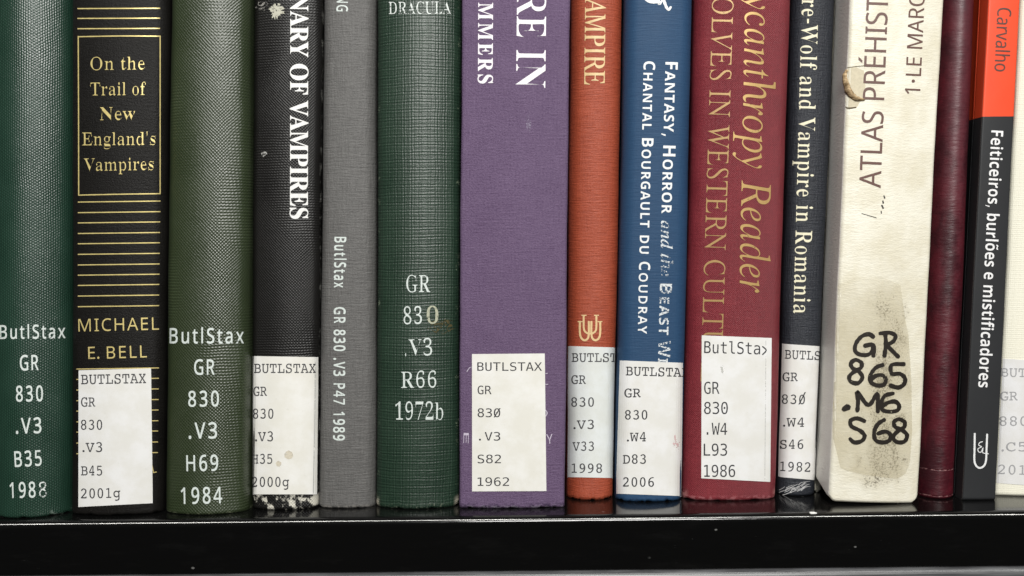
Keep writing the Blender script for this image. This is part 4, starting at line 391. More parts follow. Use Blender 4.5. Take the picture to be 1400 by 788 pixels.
    'e': '397|218,-7 183,-4 151,2 121,14 95,30 73,50 54,76 41,106 33,141 30,181 33,221 40,257 52,288 69,314 89,335 113,352 140,364 170,371 203,373 251,369 291,354 324,330 348,297 363,256 368,207 368,158 132,158 135,132 143,110 157,92 175,79 197,71 223,68 246,69 267,71 287,75 307,80 327,88 347,97 347,19 329,11 310,5 290,0 269,-4 245,-6|134,225 274,225 272,246 266,265 257,280 243,293 226,300 204,302 186,300 170,294 156,283 145,269 138,249',
    'f': '260|69,0 69,291 13,291 13,340 69,367 69,394 70,423 76,447 84,466 96,482 111,494 129,503 150,509 173,513 198,514 252,509 290,498 265,425 240,431 209,435 196,433 186,429 178,422 173,413 170,402 169,390 169,367 255,367 255,291 169,291 169,0',
    'h': '442|52,0 52,510 152,510 152,406 151,355 148,320 153,320 166,337 181,350 198,361 217,368 238,372 259,373 296,370 328,359 355,342 375,316 387,282 391,239 391,0 291,0 291,214 288,243 281,265 270,281 253,290 232,293 205,290 184,280 170,262 160,238 154,209 152,173 152,0',
    'i': '205|103,412 88,414 75,417 64,423 55,432 50,445 48,461 50,478 55,491 64,500 75,506 88,509 103,510 117,509 130,506 141,500 150,491 155,478 157,461 155,445 150,432 141,423 130,417 117,414|52,0 52,367 152,367 152,0',
    'l': '205|52,0 52,510 152,510 152,0',
    'm': '660|52,0 52,367 129,367 142,320 148,320 160,337 176,350 194,361 213,368 234,372 255,373 280,372 303,368 323,360 340,350 355,336 366,320 375,320 387,337 403,350 421,361 442,368 462,372 483,373 521,370 553,359 577,342 595,316 606,282 609,239 609,0 509,0 509,214 507,243 500,265 489,281 474,290 454,293 430,290 411,281 398,265 388,244 383,217 381,184 381,0 281,0 281,214 279,243 272,265 261,281 245,290 226,293 201,290 182,280 168,262 159,238 154,209 152,173 152,0',
    'n': '442|52,0 52,367 129,367 142,320 148,320 161,337 177,350 196,361 217,368 238,372 261,373 297,370 329,359 355,342 375,316 387,282 391,239 391,0 291,0 291,214 289,238 285,258 277,274 265,285 250,291 232,293 204,290 184,280 169,262 160,238 154,209 152,173 152,0',
    'o': '416|207,-7 174,-4 144,3 116,15 91,32 70,54 53,80 40,111 33,145 30,184 36,240 51,287 78,324 114,352 157,368 209,373 242,371 272,364 300,351 325,334 346,313 363,287 375,257 383,223 385,184 380,128 364,81 337,43 302,15 258,-1|208,74 232,77 251,86 266,102 276,123 281,151 283,184 281,217 276,244 266,266 251,281 232,290 208,293 184,290 164,281 150,266 140,244 134,217 132,184 134,151 140,123 150,102 164,86 184,77',
    'r': '305|52,0 52,367 128,367 143,305 148,305 160,323 175,339 192,353 212,364 234,371 257,373 275,373 291,371 283,277 270,279 254,280 237,279 221,276 205,271 190,264 178,254 167,242 159,227 154,208 152,187 152,0',
    's': '334|152,-7 86,-2 68,2 49,8 31,15 31,97 95,75 117,70 137,67 155,66 173,67 187,70 197,75 204,82 208,89 210,98 204,115 183,132 130,156 74,185 60,195 49,207 41,220 35,235 31,252 30,271 35,303 48,328 70,348 99,362 134,371 175,373 198,373 219,370 240,367 261,361 283,354 304,345 274,273 223,292 207,296 190,299 174,300 149,297 135,289 130,275 135,260 157,244 206,223 261,196 275,187 286,175 296,162 303,147 307,129 308,109 304,75 291,46 269,23 238,7 199,-3',
    't': '292|178,-7 157,-6 137,-2 119,4 103,13 90,25 78,41 70,61 65,86 63,115 63,291 15,291 15,334 71,367 99,445 163,445 163,367 266,367 266,291 163,291 163,115 165,102 169,92 175,84 184,78 195,74 207,73 239,77 270,85 270,10 230,-2',
    'u': '442|181,-7 144,-3 112,7 86,25 66,51 54,85 50,128 50,367 150,367 150,152 152,129 157,109 165,93 176,82 191,75 210,73 237,77 258,87 272,104 281,128 287,158 289,194 289,367 389,367 389,0 312,0 299,47 293,47 280,30 264,16 245,6 225,-1 203,-5',
  },
  'mono': {
    '.': '430|170,106 258,106 258,0 170,0',
    '/': '429|310,520 376,520 102,-66 36,-66',
    '0': '430|168,261 170,273 174,284 182,294 191,302 202,307 214,308 226,307 237,302 247,294 255,284 260,273 261,261 260,249 255,238 247,228 238,221 226,216 214,214 202,216 191,220 181,228 174,237 170,248|214,474 185,468 160,450 141,421 128,379 120,325 117,259 120,194 128,140 141,99 160,69 185,51 214,46 245,51 269,69 288,99 302,140 310,194 312,259 310,325 302,379 288,421 269,450 245,468|214,529 265,522 307,499 340,461 364,408 378,341 383,259 378,178 364,111 340,58 307,20 265,-3 214,-10 164,-3 122,20 89,58 65,111 51,178 46,259 51,341 65,408 89,461 122,499 164,522',
    '1': '429|94,59 203,59 203,456 86,430 86,494 203,520 273,520 273,59 381,59 381,0 94,0',
    '2': '429|130,59 369,59 369,0 53,0 53,59 167,180 234,255 255,281 270,304 281,323 288,341 292,359 293,377 290,404 282,427 268,445 248,459 225,467 197,470 176,469 154,465 131,459 107,450 83,438 57,424 57,495 81,505 104,514 128,521 151,525 173,528 196,529 244,525 284,511 319,489 345,459 360,423 365,382 364,360 358,338 350,315 337,292 321,268 299,242 243,179',
    '3': '429|270,278 302,267 328,251 349,230 364,205 373,176 376,143 370,99 354,62 327,31 291,8 247,-6 194,-10 170,-9 146,-7 121,-3 96,2 72,8 48,16 48,86 71,74 95,65 118,58 141,53 163,50 186,49 222,52 251,61 275,75 292,95 303,120 306,150 303,179 292,202 275,222 252,237 224,246 191,249 138,249 138,307 191,307 221,309 246,316 267,328 282,344 291,364 294,387 291,412 283,432 269,449 249,461 225,468 197,470 176,469 154,467 133,463 63,442 63,507 138,524 197,529 244,525 284,512 318,491 343,463 358,429 364,390 361,363 353,339 340,319 321,301 298,288',
    '4': '429|256,456 92,181 256,181|244,520 326,520 326,181 395,181 395,124 326,124 326,0 256,0 256,124 36,124 36,190',
    '6': '430|345,508 345,444 330,452 315,458 298,463 282,467 265,469 247,470 206,464 172,448 146,420 126,381 115,332 111,272 124,293 139,311 157,325 178,335 201,342 225,344 272,339 310,323 342,298 365,262 378,219 383,167 378,115 364,71 341,36 308,10 269,-5 221,-10 166,-3 122,19 88,55 65,106 51,175 46,259 52,340 69,407 97,460 136,499 185,522 244,529 295,524|220,289 192,285 168,274 149,256 135,232 126,202 123,167 126,131 135,102 149,77 168,59 192,49 220,45 248,48 272,59 290,76 303,100 311,130 314,167 311,204 303,234 290,258 272,275 248,285',
    '8': '429|214,247 186,244 161,235 142,221 128,201 119,176 116,146 119,117 128,92 142,72 162,57 186,48 214,45 244,48 268,57 287,71 302,91 310,116 313,146 310,176 301,200 287,220 267,235 243,244|153,276 125,286 102,300 83,319 69,341 61,366 58,394 62,433 77,466 100,493 131,513 170,525 214,529 260,525 298,513 329,493 353,466 367,433 372,394 369,366 360,341 346,319 327,300 304,286 276,276 308,266 335,250 356,230 371,204 381,174 384,140 379,96 364,59 339,30 305,8 264,-6 214,-10 165,-6 124,7 90,29 65,59 51,96 46,139 49,174 58,204 73,230 94,250 121,266|128,388 130,362 138,341 150,324 167,312 189,305 214,302 241,305 262,312 279,324 292,341 299,362 302,388 299,414 292,436 279,453 262,465 241,472 214,475 189,472 167,465 150,452 138,435 130,414',
    '9': '430|208,231 235,234 259,245 278,263 292,287 301,317 304,352 301,388 292,418 278,442 259,460 235,471 208,474 179,471 156,461 137,443 124,420 116,389 114,352 116,315 124,285 137,261 155,244 179,234|82,11 82,76 97,68 113,61 129,56 146,52 163,50 180,49 221,55 255,71 282,99 301,138 312,188 316,248 303,226 288,208 270,194 249,184 227,178 202,175 156,181 117,196 85,222 63,257 49,301 44,353 49,405 63,448 87,483 119,509 158,524 206,529 261,522 305,500 339,464 362,412 376,344 381,259 375,179 358,112 330,59 291,21 242,-2 183,-10 132,-5',
    'A': '429|214,458 140,192 289,192|172,520 257,520 416,0 344,0 305,135 123,135 86,0 13,0',
    'B': '429|128,248 128,58 212,58 249,60 278,67 299,79 314,97 322,120 325,150 322,181 313,206 298,224 276,238 247,246 212,248|128,462 128,305 210,305 241,308 266,314 284,325 297,341 304,362 307,388 304,412 297,431 284,445 266,454 241,460 210,462|58,520 212,520 261,516 302,505 335,485 359,459 373,427 378,388 375,358 368,333 355,313 337,297 314,285 287,278 318,270 345,255 367,235 383,208 393,178 396,143 391,99 375,64 350,36 314,16 268,4 212,0 58,0',
    'G': '429|384,43 365,27 344,14 321,3 297,-4 271,-9 244,-10 183,-2 132,21 91,61 60,114 42,181 36,259 42,338 60,404 91,458 133,498 185,521 246,529 268,528 289,525 309,520 329,513 348,503 367,492 367,420 348,436 328,449 309,459 289,466 268,471 246,472 204,466 170,449 143,419 124,378 113,324 109,259 113,193 124,140 142,99 168,70 202,53 244,47 259,48 273,49 285,52 297,57 307,62 317,69 317,209 242,209 242,267 384,267',
    'L': '429|75,520 146,520 146,59 397,59 397,0 75,0',
    'R': '429|265,245 282,239 297,231 311,219 325,202 341,176 359,142 429,0 354,0 292,131 275,164 258,188 244,204 228,213 209,218 188,220 120,220 120,0 50,0 50,520 195,520 247,516 291,503 326,481 351,452 366,414 372,369 368,337 359,309 343,285 322,266 296,253|120,462 120,278 197,278 228,280 253,288 273,300 286,318 295,341 297,369 294,397 286,420 271,438 251,451 225,459 195,462',
    'S': '430|352,502 352,431 331,443 310,454 288,462 267,468 245,471 223,472 192,470 166,462 144,449 128,432 119,411 116,386 118,365 124,348 135,334 151,323 175,312 205,304 242,295 287,282 322,264 349,242 367,214 379,181 382,142 377,97 362,59 336,29 301,7 256,-6 203,-10 178,-9 154,-7 129,-2 105,4 80,12 55,21 55,96 81,81 106,68 131,59 155,52 179,48 203,47 236,50 263,58 286,71 302,89 312,111 315,138 313,161 306,181 295,197 278,210 254,220 224,229 186,237 142,250 107,267 81,287 63,311 52,341 48,376 54,419 69,456 95,487 130,511 171,525 220,529 240,528 261,526 283,522',
    'T': '430|16,520 413,520 413,461 250,461 250,0 180,0 180,461 16,461',
    'U': '430|51,200 51,520 122,520 122,167 124,113 131,88 140,76 151,66 163,57 179,52 196,48 214,47 234,48 251,52 266,57 278,66 289,76 298,88 305,113 307,167 307,520 378,520 378,200 377,151 373,114 368,86 360,65 348,47 334,31 318,18 300,8 281,0 260,-6 238,-9 214,-10 191,-9 169,-6 148,0 129,8 112,18 95,31 81,46 70,65 61,87 56,114 52,152',
    'V': '429|214,59 337,520 409,520 257,0 172,0 20,520 93,520',
    'W': '429|0,520 69,520 118,98 178,377 251,377 311,97 361,520 429,520 352,0 285,0 214,309 144,0 78,0',
    'X': '430|30,520 106,520 220,324 336,520 412,520 256,275 423,0 347,0 220,224 82,0 6,0 180,275',
    'a': '430|244,196 223,196 189,194 161,187 139,176 123,161 114,142 110,118 113,96 120,78 132,63 148,52 167,46 190,44 223,48 251,60 274,80 291,108 301,142 304,182 304,196|369,222 369,0 304,0 304,58 289,37 272,19 253,6 230,-3 205,-8 177,-10 140,-6 108,5 82,24 62,48 50,78 46,114 51,153 66,186 90,212 124,231 166,242 218,246 304,246 304,256 302,285 294,307 281,324 262,336 237,343 206,345 184,344 162,341 140,336 118,328 96,319 75,308 75,372 143,393 164,396 185,399 206,399 237,398 264,393 289,385 310,374 329,360 344,342 352,330 359,315 363,299 366,279 368,254',
    'l': '429|222,141 224,115 230,93 238,76 251,64 266,57 285,54 360,54 360,0 279,0 243,4 214,16 190,37 172,65 162,100 158,141 158,495 56,495 56,546 222,546',
    't': '429|214,501 214,390 359,390 359,340 214,340 214,128 216,103 221,83 230,68 244,59 263,53 287,51 359,51 359,0 281,0 238,3 204,13 179,29 163,53 153,86 150,128 150,340 46,340 46,390 150,390 150,501',
    'u': '429|68,148 68,389 132,389 132,148 134,116 140,90 151,70 165,57 184,48 208,46 236,49 259,60 278,77 291,102 299,132 302,169 302,389 366,389 366,0 302,0 302,58 289,38 273,21 255,7 234,-2 211,-8 186,-10 150,-6 120,7 97,29 81,60 71,99',
    'x': '430|389,390 250,203 403,0 329,0 214,156 101,0 26,0 180,203 40,390 111,390 214,249 317,390',
  },
}
CAPH = dict(serif=455, italic=465, typewriter=389, sans=480, bold=480, mono=520)
_gc = {}
def glyph(font, ch):
    k = (font, ch)
    if k in _gc: return _gc[k]
    if ch == ' ': r = (dict(typewriter=404, mono=430).get(font, 190), [])
    elif ch == '\u00b7':
        r = (230, [[(115 + 52 * math.cos(a * TAU / 14), 235 + 52 * math.sin(a * TAU / 14)) for a in range(14)]])
    elif ch == '\u00c9':
        a, cs = glyph(font, 'E'); r = (a, cs + [[(150, 520), (225, 520), (310, 610), (225, 610)]])
    elif ch == '\u00f5':
        a, cs = glyph(font, 'o')
        r = (a, cs + [[(90, 440), (140, 440), (170, 468), (215, 452), (262, 436), (305, 462), (325, 510), (275, 510), (248, 486), (200, 500), (150, 518), (108, 490)]])
    elif ch == '\u00d8':                         # the slashed zero of the label printer
        a, cs = glyph(font, '0'); r = (a, cs + [[(30, -20), (95, -20), (a - 25, 540), (a - 90, 540)]])
    else:
        t = GLYPHS[font].get(ch) or GLYPHS['sans'].get(ch) or GLYPHS['mono'][ch]
        p = t.split('|')
        r = (int(p[0]), [[tuple(map(float, q.split(','))) for q in c.split(' ')] for c in p[1:]])
    _gc[k] = r
    return r
def thin_x(cs, d, both=False):
    """Take d off each side of the upright strokes."""
    if not cs: return cs
    ar = lambda c: sum(c[i][0] * c[(i + 1) % len(c)][1] - c[(i + 1) % len(c)][0] * c[i][1] for i in range(len(c)))
    sg = 1 if ar(max(cs, key=lambda c: abs(ar(c)))) > 0 else -1
    out = []
    for c in cs:
        n = len(c); o = []
        for i in range(n):
            (x0, y0), (x1, y1), (x2, y2) = c[i - 1], c[i], c[(i + 1) % n]
            e1 = Vector((x1 - x0, y1 - y0)); e2 = Vector((x2 - x1, y2 - y1))
            e1.normalize(); e2.normalize()
            nx = (e1.y * sg + e2.y * sg) / 2
            nx = max(-1, min(1, nx * 1.3))
            ny = -(e1.x * sg + e2.x * sg) / 2 if both else 0.0
            o.append((x1 - nx * d, y1 - ny * d))
        out.append(o)
    return out
def layout(font, text, track=0.0, thin=0.0, skew=0.0, small=None, fat=0.0, cw=1.0):
    """Contours of a line of text, baseline at 0, cap height 1."""
    pen, out, ink = 0.0, [], []
    H = CAPH[font]
    for i, ch in enumerate(text):
        k = 1.0
        if small and ch.islower() and not small(i): ch, k = ch.upper(), 0.8
        a, cs = glyph(font, ch)
        if thin: cs = thin_x(cs, thin)
        if fat: cs = thin_x(cs, -fat, True)
        cs = [[((pen + (x * k * cw - skew * y * k)) / H, y * k / H) for x, y in c] for c in cs]
        ink.append((min((p[0] for c in cs for p in c), default=None), max((p[0] for c in cs for p in c), default=None)))
        out.append(cs); pen += a * k * cw + track
    return out, ink

# ------------------------------------------------------------------ books
BOOKS = []
GROUP = 'books standing in a row on the black shelf'
class Book:
    def __init__(s, label, top, bot, yb, height, bulge, rc, mat, seed, ret=0.006, ragged=0.0, foot=None, cat='book', name='hardcover_book',
                 depth=0.15, wob=0.00012, cover=True, cover_mat=None, lift=0.0, curl=0.0012, mats=None):
        s.seed, s.bulge, s.rc, s.wob, s.H = seed, bulge, rc, wob, height
        rnd = random.Random(seed)
        s.ph = [rnd.uniform(0, TAU) for _ in range(12)]
        s.yf = float(on_shelf((bot[0] + bot[1]) / 2, yb)[1])
        ye = s.yf + (bulge + rc) * 0.75
        # left and right edge, as x at z = 0 and slope
        def edge(pt, pb):
            a, b = on_plane(pt, 0.0, ye), on_plane(pb, yb, ye)
            k = (a[0] - b[0]) / (a[2] - b[2]); return b[0] - k * b[2], k
        s.L, s.R = list(edge(top[0], bot[0])), list(edge(top[1], bot[1]))
        if BOOKS:                                # never let two books run into each other
            p = BOOKS[-1]
            for z in (0.0, 0.2):
                gap = (s.L[0] + s.L[1] * z) - (p.R[0] + p.R[1] * z)
                if gap < 0.0003:
                    if z == 0.0: s.L[0] += 0.0003 - gap
                    else: s.L[1] += (0.0003 - gap) / 0.2
        BOOKS.append(s)
        s.root = bpy.data.objects.new(name, None); COL.objects.link(s.root)
        s.root.empty_display_size = 0.01
        s.o = np.array(((s.L[0] + s.R[0]) / 2, s.yf, 0.0)); s.root.location = s.o
        tag(s.root, label, cat, GROUP)
        s.mat = mat
        # spine: a sheet that turns round both shoulders
        wdt = s.R[0] - s.L[0]; a = 1 - 2 * rc / wdt
        tc = list(np.linspace(-a, a, 30)); cr = [a + (1 - a) * math.sin(q) for q in np.linspace(0, math.pi / 2, 9)[1:]]
        ts = [-c for c in reversed(cr)] + tc + cr
        zs = sorted(set(list(np.linspace(0, 0.004, 9)) + list(np.linspace(0.004, height, 110))))
        V, ST, UVM, nc = [], [], [], len(ts) + 4
        for z in zs:
            L, R = s.edges(z); c, hw = (L + R) / 2, (R - L) / 2
            row = []
            for t in ts:
                x = c + t * hw; row.append((x, float(s.surf(np.array(x), np.array(z))), t))
            yl, yr = row[0][1], row[-1][1]
            row = [(L, yl + ret, -1.2), (L, yl + ret * 0.4, -1.08)] + row + [(R, yr + ret * 0.4, 1.08), (R, yr + ret, 1.2)]
            arc = 0.0
            for i, (x, y, t) in enumerate(row):
                if i: arc += math.hypot(x - row[i - 1][0], y - row[i - 1][1])
                zz, yy = z + lift, y
                if z < curl: yy += curl * (1 - math.sqrt(max(0.0, 1 - ((curl - z) / curl) ** 2))) * 0.8
                fall = max(0.0, 1 - z / 0.006)
                if ragged: zz += ragged * fall * max(0.0, math.sin(t * 9 + s.ph[0]) * 0.5 + math.sin(t * 23 + s.ph[1]) * 0.35 + math.sin(t * 51 + s.ph[2]) * 0.3)
                if foot: zz += foot(t) * max(0.0, 1 - z / 0.02)
                V.append((x - s.o[0], yy - s.o[1], zz)); ST.append((t, z * 1000)); UVM.append((arc * 1000 + seed * 37, z * 1000))
        F = [(r * nc + c, r * nc + c + 1, (r + 1) * nc + c + 1, (r + 1) * nc + c) for r in range(len(zs) - 1) for c in range(nc - 1)]
        s.spine = link_mesh('spine', V, F, mat, s.root, uvs=dict(UVMap=UVM, ST=ST))
        s.body(cover_mat or mat, depth, ret, name)
    def edges(s, z):
        q = z * 1000
        dl = (np.sin(q / 31 + s.ph[0]) + 0.6 * np.sin(q / 11 + s.ph[1]) + 0.25 * np.sin(q / 4.1 + s.ph[2])) * s.wob
        dr = (np.sin(q / 29 + s.ph[3]) + 0.6 * np.sin(q / 12 + s.ph[4]) + 0.25 * np.sin(q / 3.7 + s.ph[5])) * s.wob
        return s.L[0] + s.L[1] * z + dl, s.R[0] + s.R[1] * z + dr
    def surf(s, x, z):
        L, R = s.edges(z); c, hw = (L + R) / 2, (R - L) / 2
        t = np.clip(np.abs(x - c) / hw, 0, 1)
        q = np.clip((t * hw - (hw - s.rc)) / s.rc, 0, 1)
        y = s.yf + s.bulge * t * t + s.rc * (1 - np.sqrt(np.maximum(0, 1 - q * q)))
        zz = z * 1000; xx = (x - c) * 1000
        return y + 0.00012 * (np.sin(zz / 27 + s.ph[6]) + np.sin(zz / 43 + xx / 17 + s.ph[7]))
    def hit(s, px, py):
        """x, z on the spine for points measured on the photograph."""
        d = ray(px, py); y = np.full(d.shape[:-1], s.yf)
        for _ in range(7):
            k = (y - CAM[1]) / d[..., 1]; P = CAM + d * k[..., None]
            y = s.surf(P[..., 0], P[..., 2])
        return P[..., 0], P[..., 2]
    def clampx(s, x, z, lim=0.985):
        L, R = s.edges(z); c, hw = (L + R) / 2, (R - L) / 2
        return np.clip(x, c - hw * lim, c + hw * lim)
    def body(s, mat, depth, ret, name):
        # cover boards and the block of pages between them; both lean with the spine
        def slab(nm, x0, x1, kx, y0, y1, z0, z1, m):
            V = []
            for z in (z0, z1):
                for (x, k, y) in ((x0, kx[0], y0), (x1, kx[1], y0), (x1, kx[1], y1), (x0, kx[0], y1)):
                    V.append((x + k * z - s.o[0], y - s.o[1], z))
            F = [(3, 2, 1, 0), (4, 5, 6, 7), (0, 1, 5, 4), (1, 2, 6, 5), (2, 3, 7, 6), (3, 0, 4, 7)]
            o = link_mesh(nm, V, F, m, s.root, smooth=False, uvs=dict(UVMap=[(v[1] * 1000, v[2] * 1000) for v in V], ST=[(0.0, v[2] * 1000) for v in V]))
            bm = bmesh.new(); bm.from_mesh(o.data)
            bmesh.ops.bevel(bm, geom=bm.edges[:], offset=0.0006, segments=2, affect='EDGES'); bm.to_mesh(o.data); bm.free()
            return o
        y0 = s.yf + s.bulge + s.rc + ret
        th = 0.0026 if name == 'hardcover_book' else 0.0006
        e = 0.0003
        slab('cover', s.L[0] + e, s.L[0] + th, (s.L[1], s.L[1]), y0 + 0.001, y0 + depth, 0.0, s.H, mat)
        slab('cover', s.R[0] - th, s.R[0] - e, (s.R[1], s.R[1]), y0 + 0.001, y0 + depth, 0.0, s.H, mat)
        slab('page_block', s.L[0] + th + e, s.R[0] - th - e, (s.L[1], s.R[1]), y0 - ret * 0.5, y0 + depth - 0.004, 0.003, s.H - 0.003, PAGES)

    def flat_mesh(s, name, contours, mat, parent, proud):
        """Fill outlines given in photo pixels and lay them on the spine."""
        bm = bmesh.new()
        for grp in (contours if contours and isinstance(contours[0][0][0], (tuple, list)) else [contours]):
            pts, eds, loops = [], [], []
            for c in grp:
                a = np.array(c); X, Z = s.hit(a[:, 0], a[:, 1]); n0, n = len(pts), len(c)
                pts += [Vector((x * 1000, z * 1000)) for x, z in zip(X, Z)]; eds += [(n0 + i, n0 + (i + 1) % n) for i in range(n)]
                loops.append(np.stack((X, Z), 1) * 1000)
            vo, _e, fo = delaunay_2d_cdt(pts, eds, [], 0, 1e-6, False)[:3]
            P = np.array([(p.x, p.y) for p in vo]); T = np.array([f for f in fo if len(f) == 3])
            if not len(T): continue
            ce = P[T].mean(1); inside = np.zeros(len(T), bool)      # even-odd rule
            for lp in loops:
                q = np.roll(lp, -1, 0)
                for (x0, y0), (x1, y1) in zip(lp, q):
                    if y0 == y1: continue
                    h = ((ce[:, 1] < y0) != (ce[:, 1] < y1)) & (ce[:, 0] < x0 + (ce[:, 1] - y0) * (x1 - x0) / (y1 - y0)); inside ^= h
            nv = [bm.verts.new((p[0], p[1], 0)) for p in P]
            for f in T[inside]:
                try: bm.faces.new([nv[i] for i in f])
                except ValueError: pass
        loose = [v for v in bm.verts if not v.link_faces]
        bmesh.ops.delete(bm, geom=loose, context='VERTS')
        if len(bm.verts) == 0: bm.free(); return None
        for axis, stp in ((0, 0.8), (1, 5.0)):
            lo = min(v.co[axis] for v in bm.verts); hi = max(v.co[axis] for v in bm.verts)
            q = math.floor(lo / stp) * stp + stp
            while q < hi:
                pc = [0, 0, 0]; pn = [0, 0, 0]; pc[axis] = q; pn[axis] = 1
                bmesh.ops.bisect_plane(bm, geom=bm.verts[:] + bm.edges[:] + bm.faces[:], plane_co=pc, plane_no=pn); q += stp
        V = np.array([v.co[:] for v in bm.verts]) / 1000
        x, z = V[:, 0], V[:, 1]; x = s.clampx(x, z, 0.995); y = s.surf(x, z)
        bm.verts.index_update()
        F = [tuple(v.index for v in f.verts) for f in bm.faces]
        # all faces look out of the spine
        G = []
        for f in F:
            ar = sum(x[f[i]] * z[f[(i + 1) % len(f)]] - x[f[(i + 1) % len(f)]] * z[f[i]] for i in range(len(f)))
            G.append(f if ar > 0 else f[::-1])
        bm.free()
        return link_mesh(name, np.stack((x - s.o[0], y - proud - s.o[1], z), 1), G, mat, parent, smooth=True,
                         uvs=dict(UVMap=np.stack((x, z), 1) * 1000))
    def letters(s, name, lines, mat, parent=None, proud=0.00009, sel=None):
        """lines: (font, text, (x0, y0), (x1, y1), cap, options). The inked width of the text (or of its part 'key') runs from the first
        photo point to the second along the baseline; cap is the height of a capital in the same pixels."""
        cont = []
        for ln in lines:
            font, text, P0, P1, cap = ln[:5]; op = dict(ln[5]) if len(ln) > 5 else {}
            key = op.pop('key', text); n0 = text.index(key); n1 = n0 + len(key); drop = op.pop('drop', None)
            G, ink = layout(font, text, **op)
            a = min(i[0] for i in ink[n0:n1] if i[0] is not None); b = max(i[1] for i in ink[n0:n1] if i[0] is not None)
            P0, P1 = Vector(P0), Vector(P1); d = P1 - P0; Ln = d.length; u = d / Ln; up = Vector((u.y, -u.x))
            for gi, cs in enumerate(G):
                for grp in ([cs[:-1], cs[-1:]] if text[gi] in '\u00d8\u00c9\u00f5' else [cs]):
                    if not grp: continue
                    q = [[tuple(P0 + d * ((x - a) / (b - a)) + up * (yy * cap)) for x, yy in c] for c in grp]
                    cont.append(q)
        cont = [g for g in cont if g]
        return s.flat_mesh(name, cont, mat, parent or s.root, proud)
    def label(s, quad, mat, name='spine_label', thick=0.00014, jag=0.000015):
        """A paper label stuck on the spine; quad = photo corners, top left, top right, bottom right, bottom left."""
        tl, tr, br, bl = [np.array(p, float) for p in quad]
        nu, nv = 30, 40; rnd = random.Random(s.seed + 5)
        px = np.zeros((nv + 1, nu + 1, 2))
        for j in range(nv + 1):
            for i in range(nu + 1):
                u, v = i / nu, j / nv
                px[j, i] = (tl * (1 - u) + tr * u) * (1 - v) + (bl * (1 - u) + br * u) * v
        x, z = s.hit(px[..., 0], px[..., 1])
        for j in range(nv + 1):
            x[j, 0] += rnd.uniform(-1, 1) * jag; x[j, -1] += rnd.uniform(-1, 1) * jag
        for i in range(nu + 1):
            z[0, i] += rnd.uniform(-1, 1) * jag * 0.6; z[-1, i] += rnd.uniform(-1, 1) * jag * 0.6
        x = s.clampx(x, z); y = s.surf(x, z)
        N = (nu + 1) * (nv + 1)
        Vf = np.stack((x - s.o[0], y - thick - s.o[1], z), -1).reshape(N, 3)
        Vb = Vf + np.array((0, thick * 0.9, 0))
        idx = lambda j, i: j * (nu + 1) + i
        F = [(idx(j, i), idx(j + 1, i), idx(j + 1, i + 1), idx(j, i + 1)) for j in range(nv) for i in range(nu)]
        rim = [idx(0, i) for i in range(nu + 1)] + [idx(j, nu) for j in range(1, nv + 1)] + [idx(nv, i) for i in range(nu - 1, -1, -1)] + [idx(j, 0) for j in range(nv - 1, 0, -1)]
        for a, b in zip(rim, rim[1:] + rim[:1]): F.append((a, b, b + N, a + N))
        uv = np.concatenate([np.stack((x, z), -1).reshape(N, 2)] * 2) * 1000
        return link_mesh(name, np.concatenate((Vf, Vb)), F, mat, s.root, smooth=False, uvs=dict(UVMap=uv))
    def typed(s, lab, font, lines, mat, thick=0.00014, **op):
        """Typed lines on a label: (text, x0, x1, baseline y, cap[, slope])."""
        return s.letters('lettering', [(font, t, (x0, y), (x1, y + (x1 - x0) * (e[0] if e else 0)), c, op) for t, x0, x1, y, c, *e in lines], mat, lab, thick + 0.00006)
    def stroke(s, pts, wd, taper=0.0):
        """A pen stroke through photo points, as pairs of left and right edge points."""
        P = [Vector(p) for p in pts]; Q = []        # smooth through the points
        for i in range(len(P) - 1):
            p0, p1, p2, p3 = P[max(i - 1, 0)], P[i], P[i + 1], P[min(i + 2, len(P) - 1)]
            n = max(3, min(24, int((p2 - p1).length / 3)))
            for k in range(n):
                t = k / n
                Q.append(0.5 * ((2 * p1) + (p2 - p0) * t + (2 * p0 - 5 * p1 + 4 * p2 - p3) * t * t + (3 * p1 - p0 - 3 * p2 + p3) * t ** 3))
        Q.append(P[-1])
        Q = [Q[0] + (Q[0] - Q[1]).normalized() * wd * 0.35] + Q + [Q[-1] + (Q[-1] - Q[-2]).normalized() * wd * 0.35 * (1 - taper)]
        out = []
        for i, q in enumerate(Q):
            d = (Q[min(i + 1, len(Q) - 1)] - Q[max(i - 1, 0)])
            d = d.normalized() if d.length > 1e-6 else Vector((1, 0))
            n = Vector((-d.y, d.x)); f = i / (len(Q) - 1)
            e = 0.55 if i in (0, len(Q) - 1) and wd > 1.6 else 1.0
            ww = wd / 2 * (1 - taper * f) * e * (1 + 0.06 * math.sin(i * 1.9 + q.x) + 0.09 * math.sin(i * 0.55 + q.y) * (wd > 4))
            out.append((tuple(q + n * ww), tuple(q - n * ww)))
        return out
    def strokes(s, name, ribbons, mat, parent=None, proud=0.0001):
        """Pen strokes as one mesh of ribbons on the spine; later ones lie a hair above earlier ones so that crossings stay clean."""
        V, F, U = [], [], []
        for r, rb in enumerate(ribbons):
            a = np.array(rb).reshape(-1, 2); x, z = s.hit(a[:, 0], a[:, 1]); x = s.clampx(x, z, 0.995); y = s.surf(x, z)
            n0 = len(V); m = len(rb)
            for k in range(2 * m):
                V.append((x[k] - s.o[0], y[k] - proud - (r % 5) * 0.000008 - (k // 2) * 0.0000007 - s.o[1], z[k])); U.append((x[k] * 1000, z[k] * 1000))
            for k in range(m - 1): F.append((n0 + 2 * k, n0 + 2 * k + 1, n0 + 2 * k + 3, n0 + 2 * k + 2))
        G = []
        for f in F:
            ar = sum(V[f[i]][0] * V[f[(i + 1) % 4]][2] - V[f[(i + 1) % 4]][0] * V[f[i]][2] for i in range(4))
            G.append(f if ar > 0 else f[::-1])
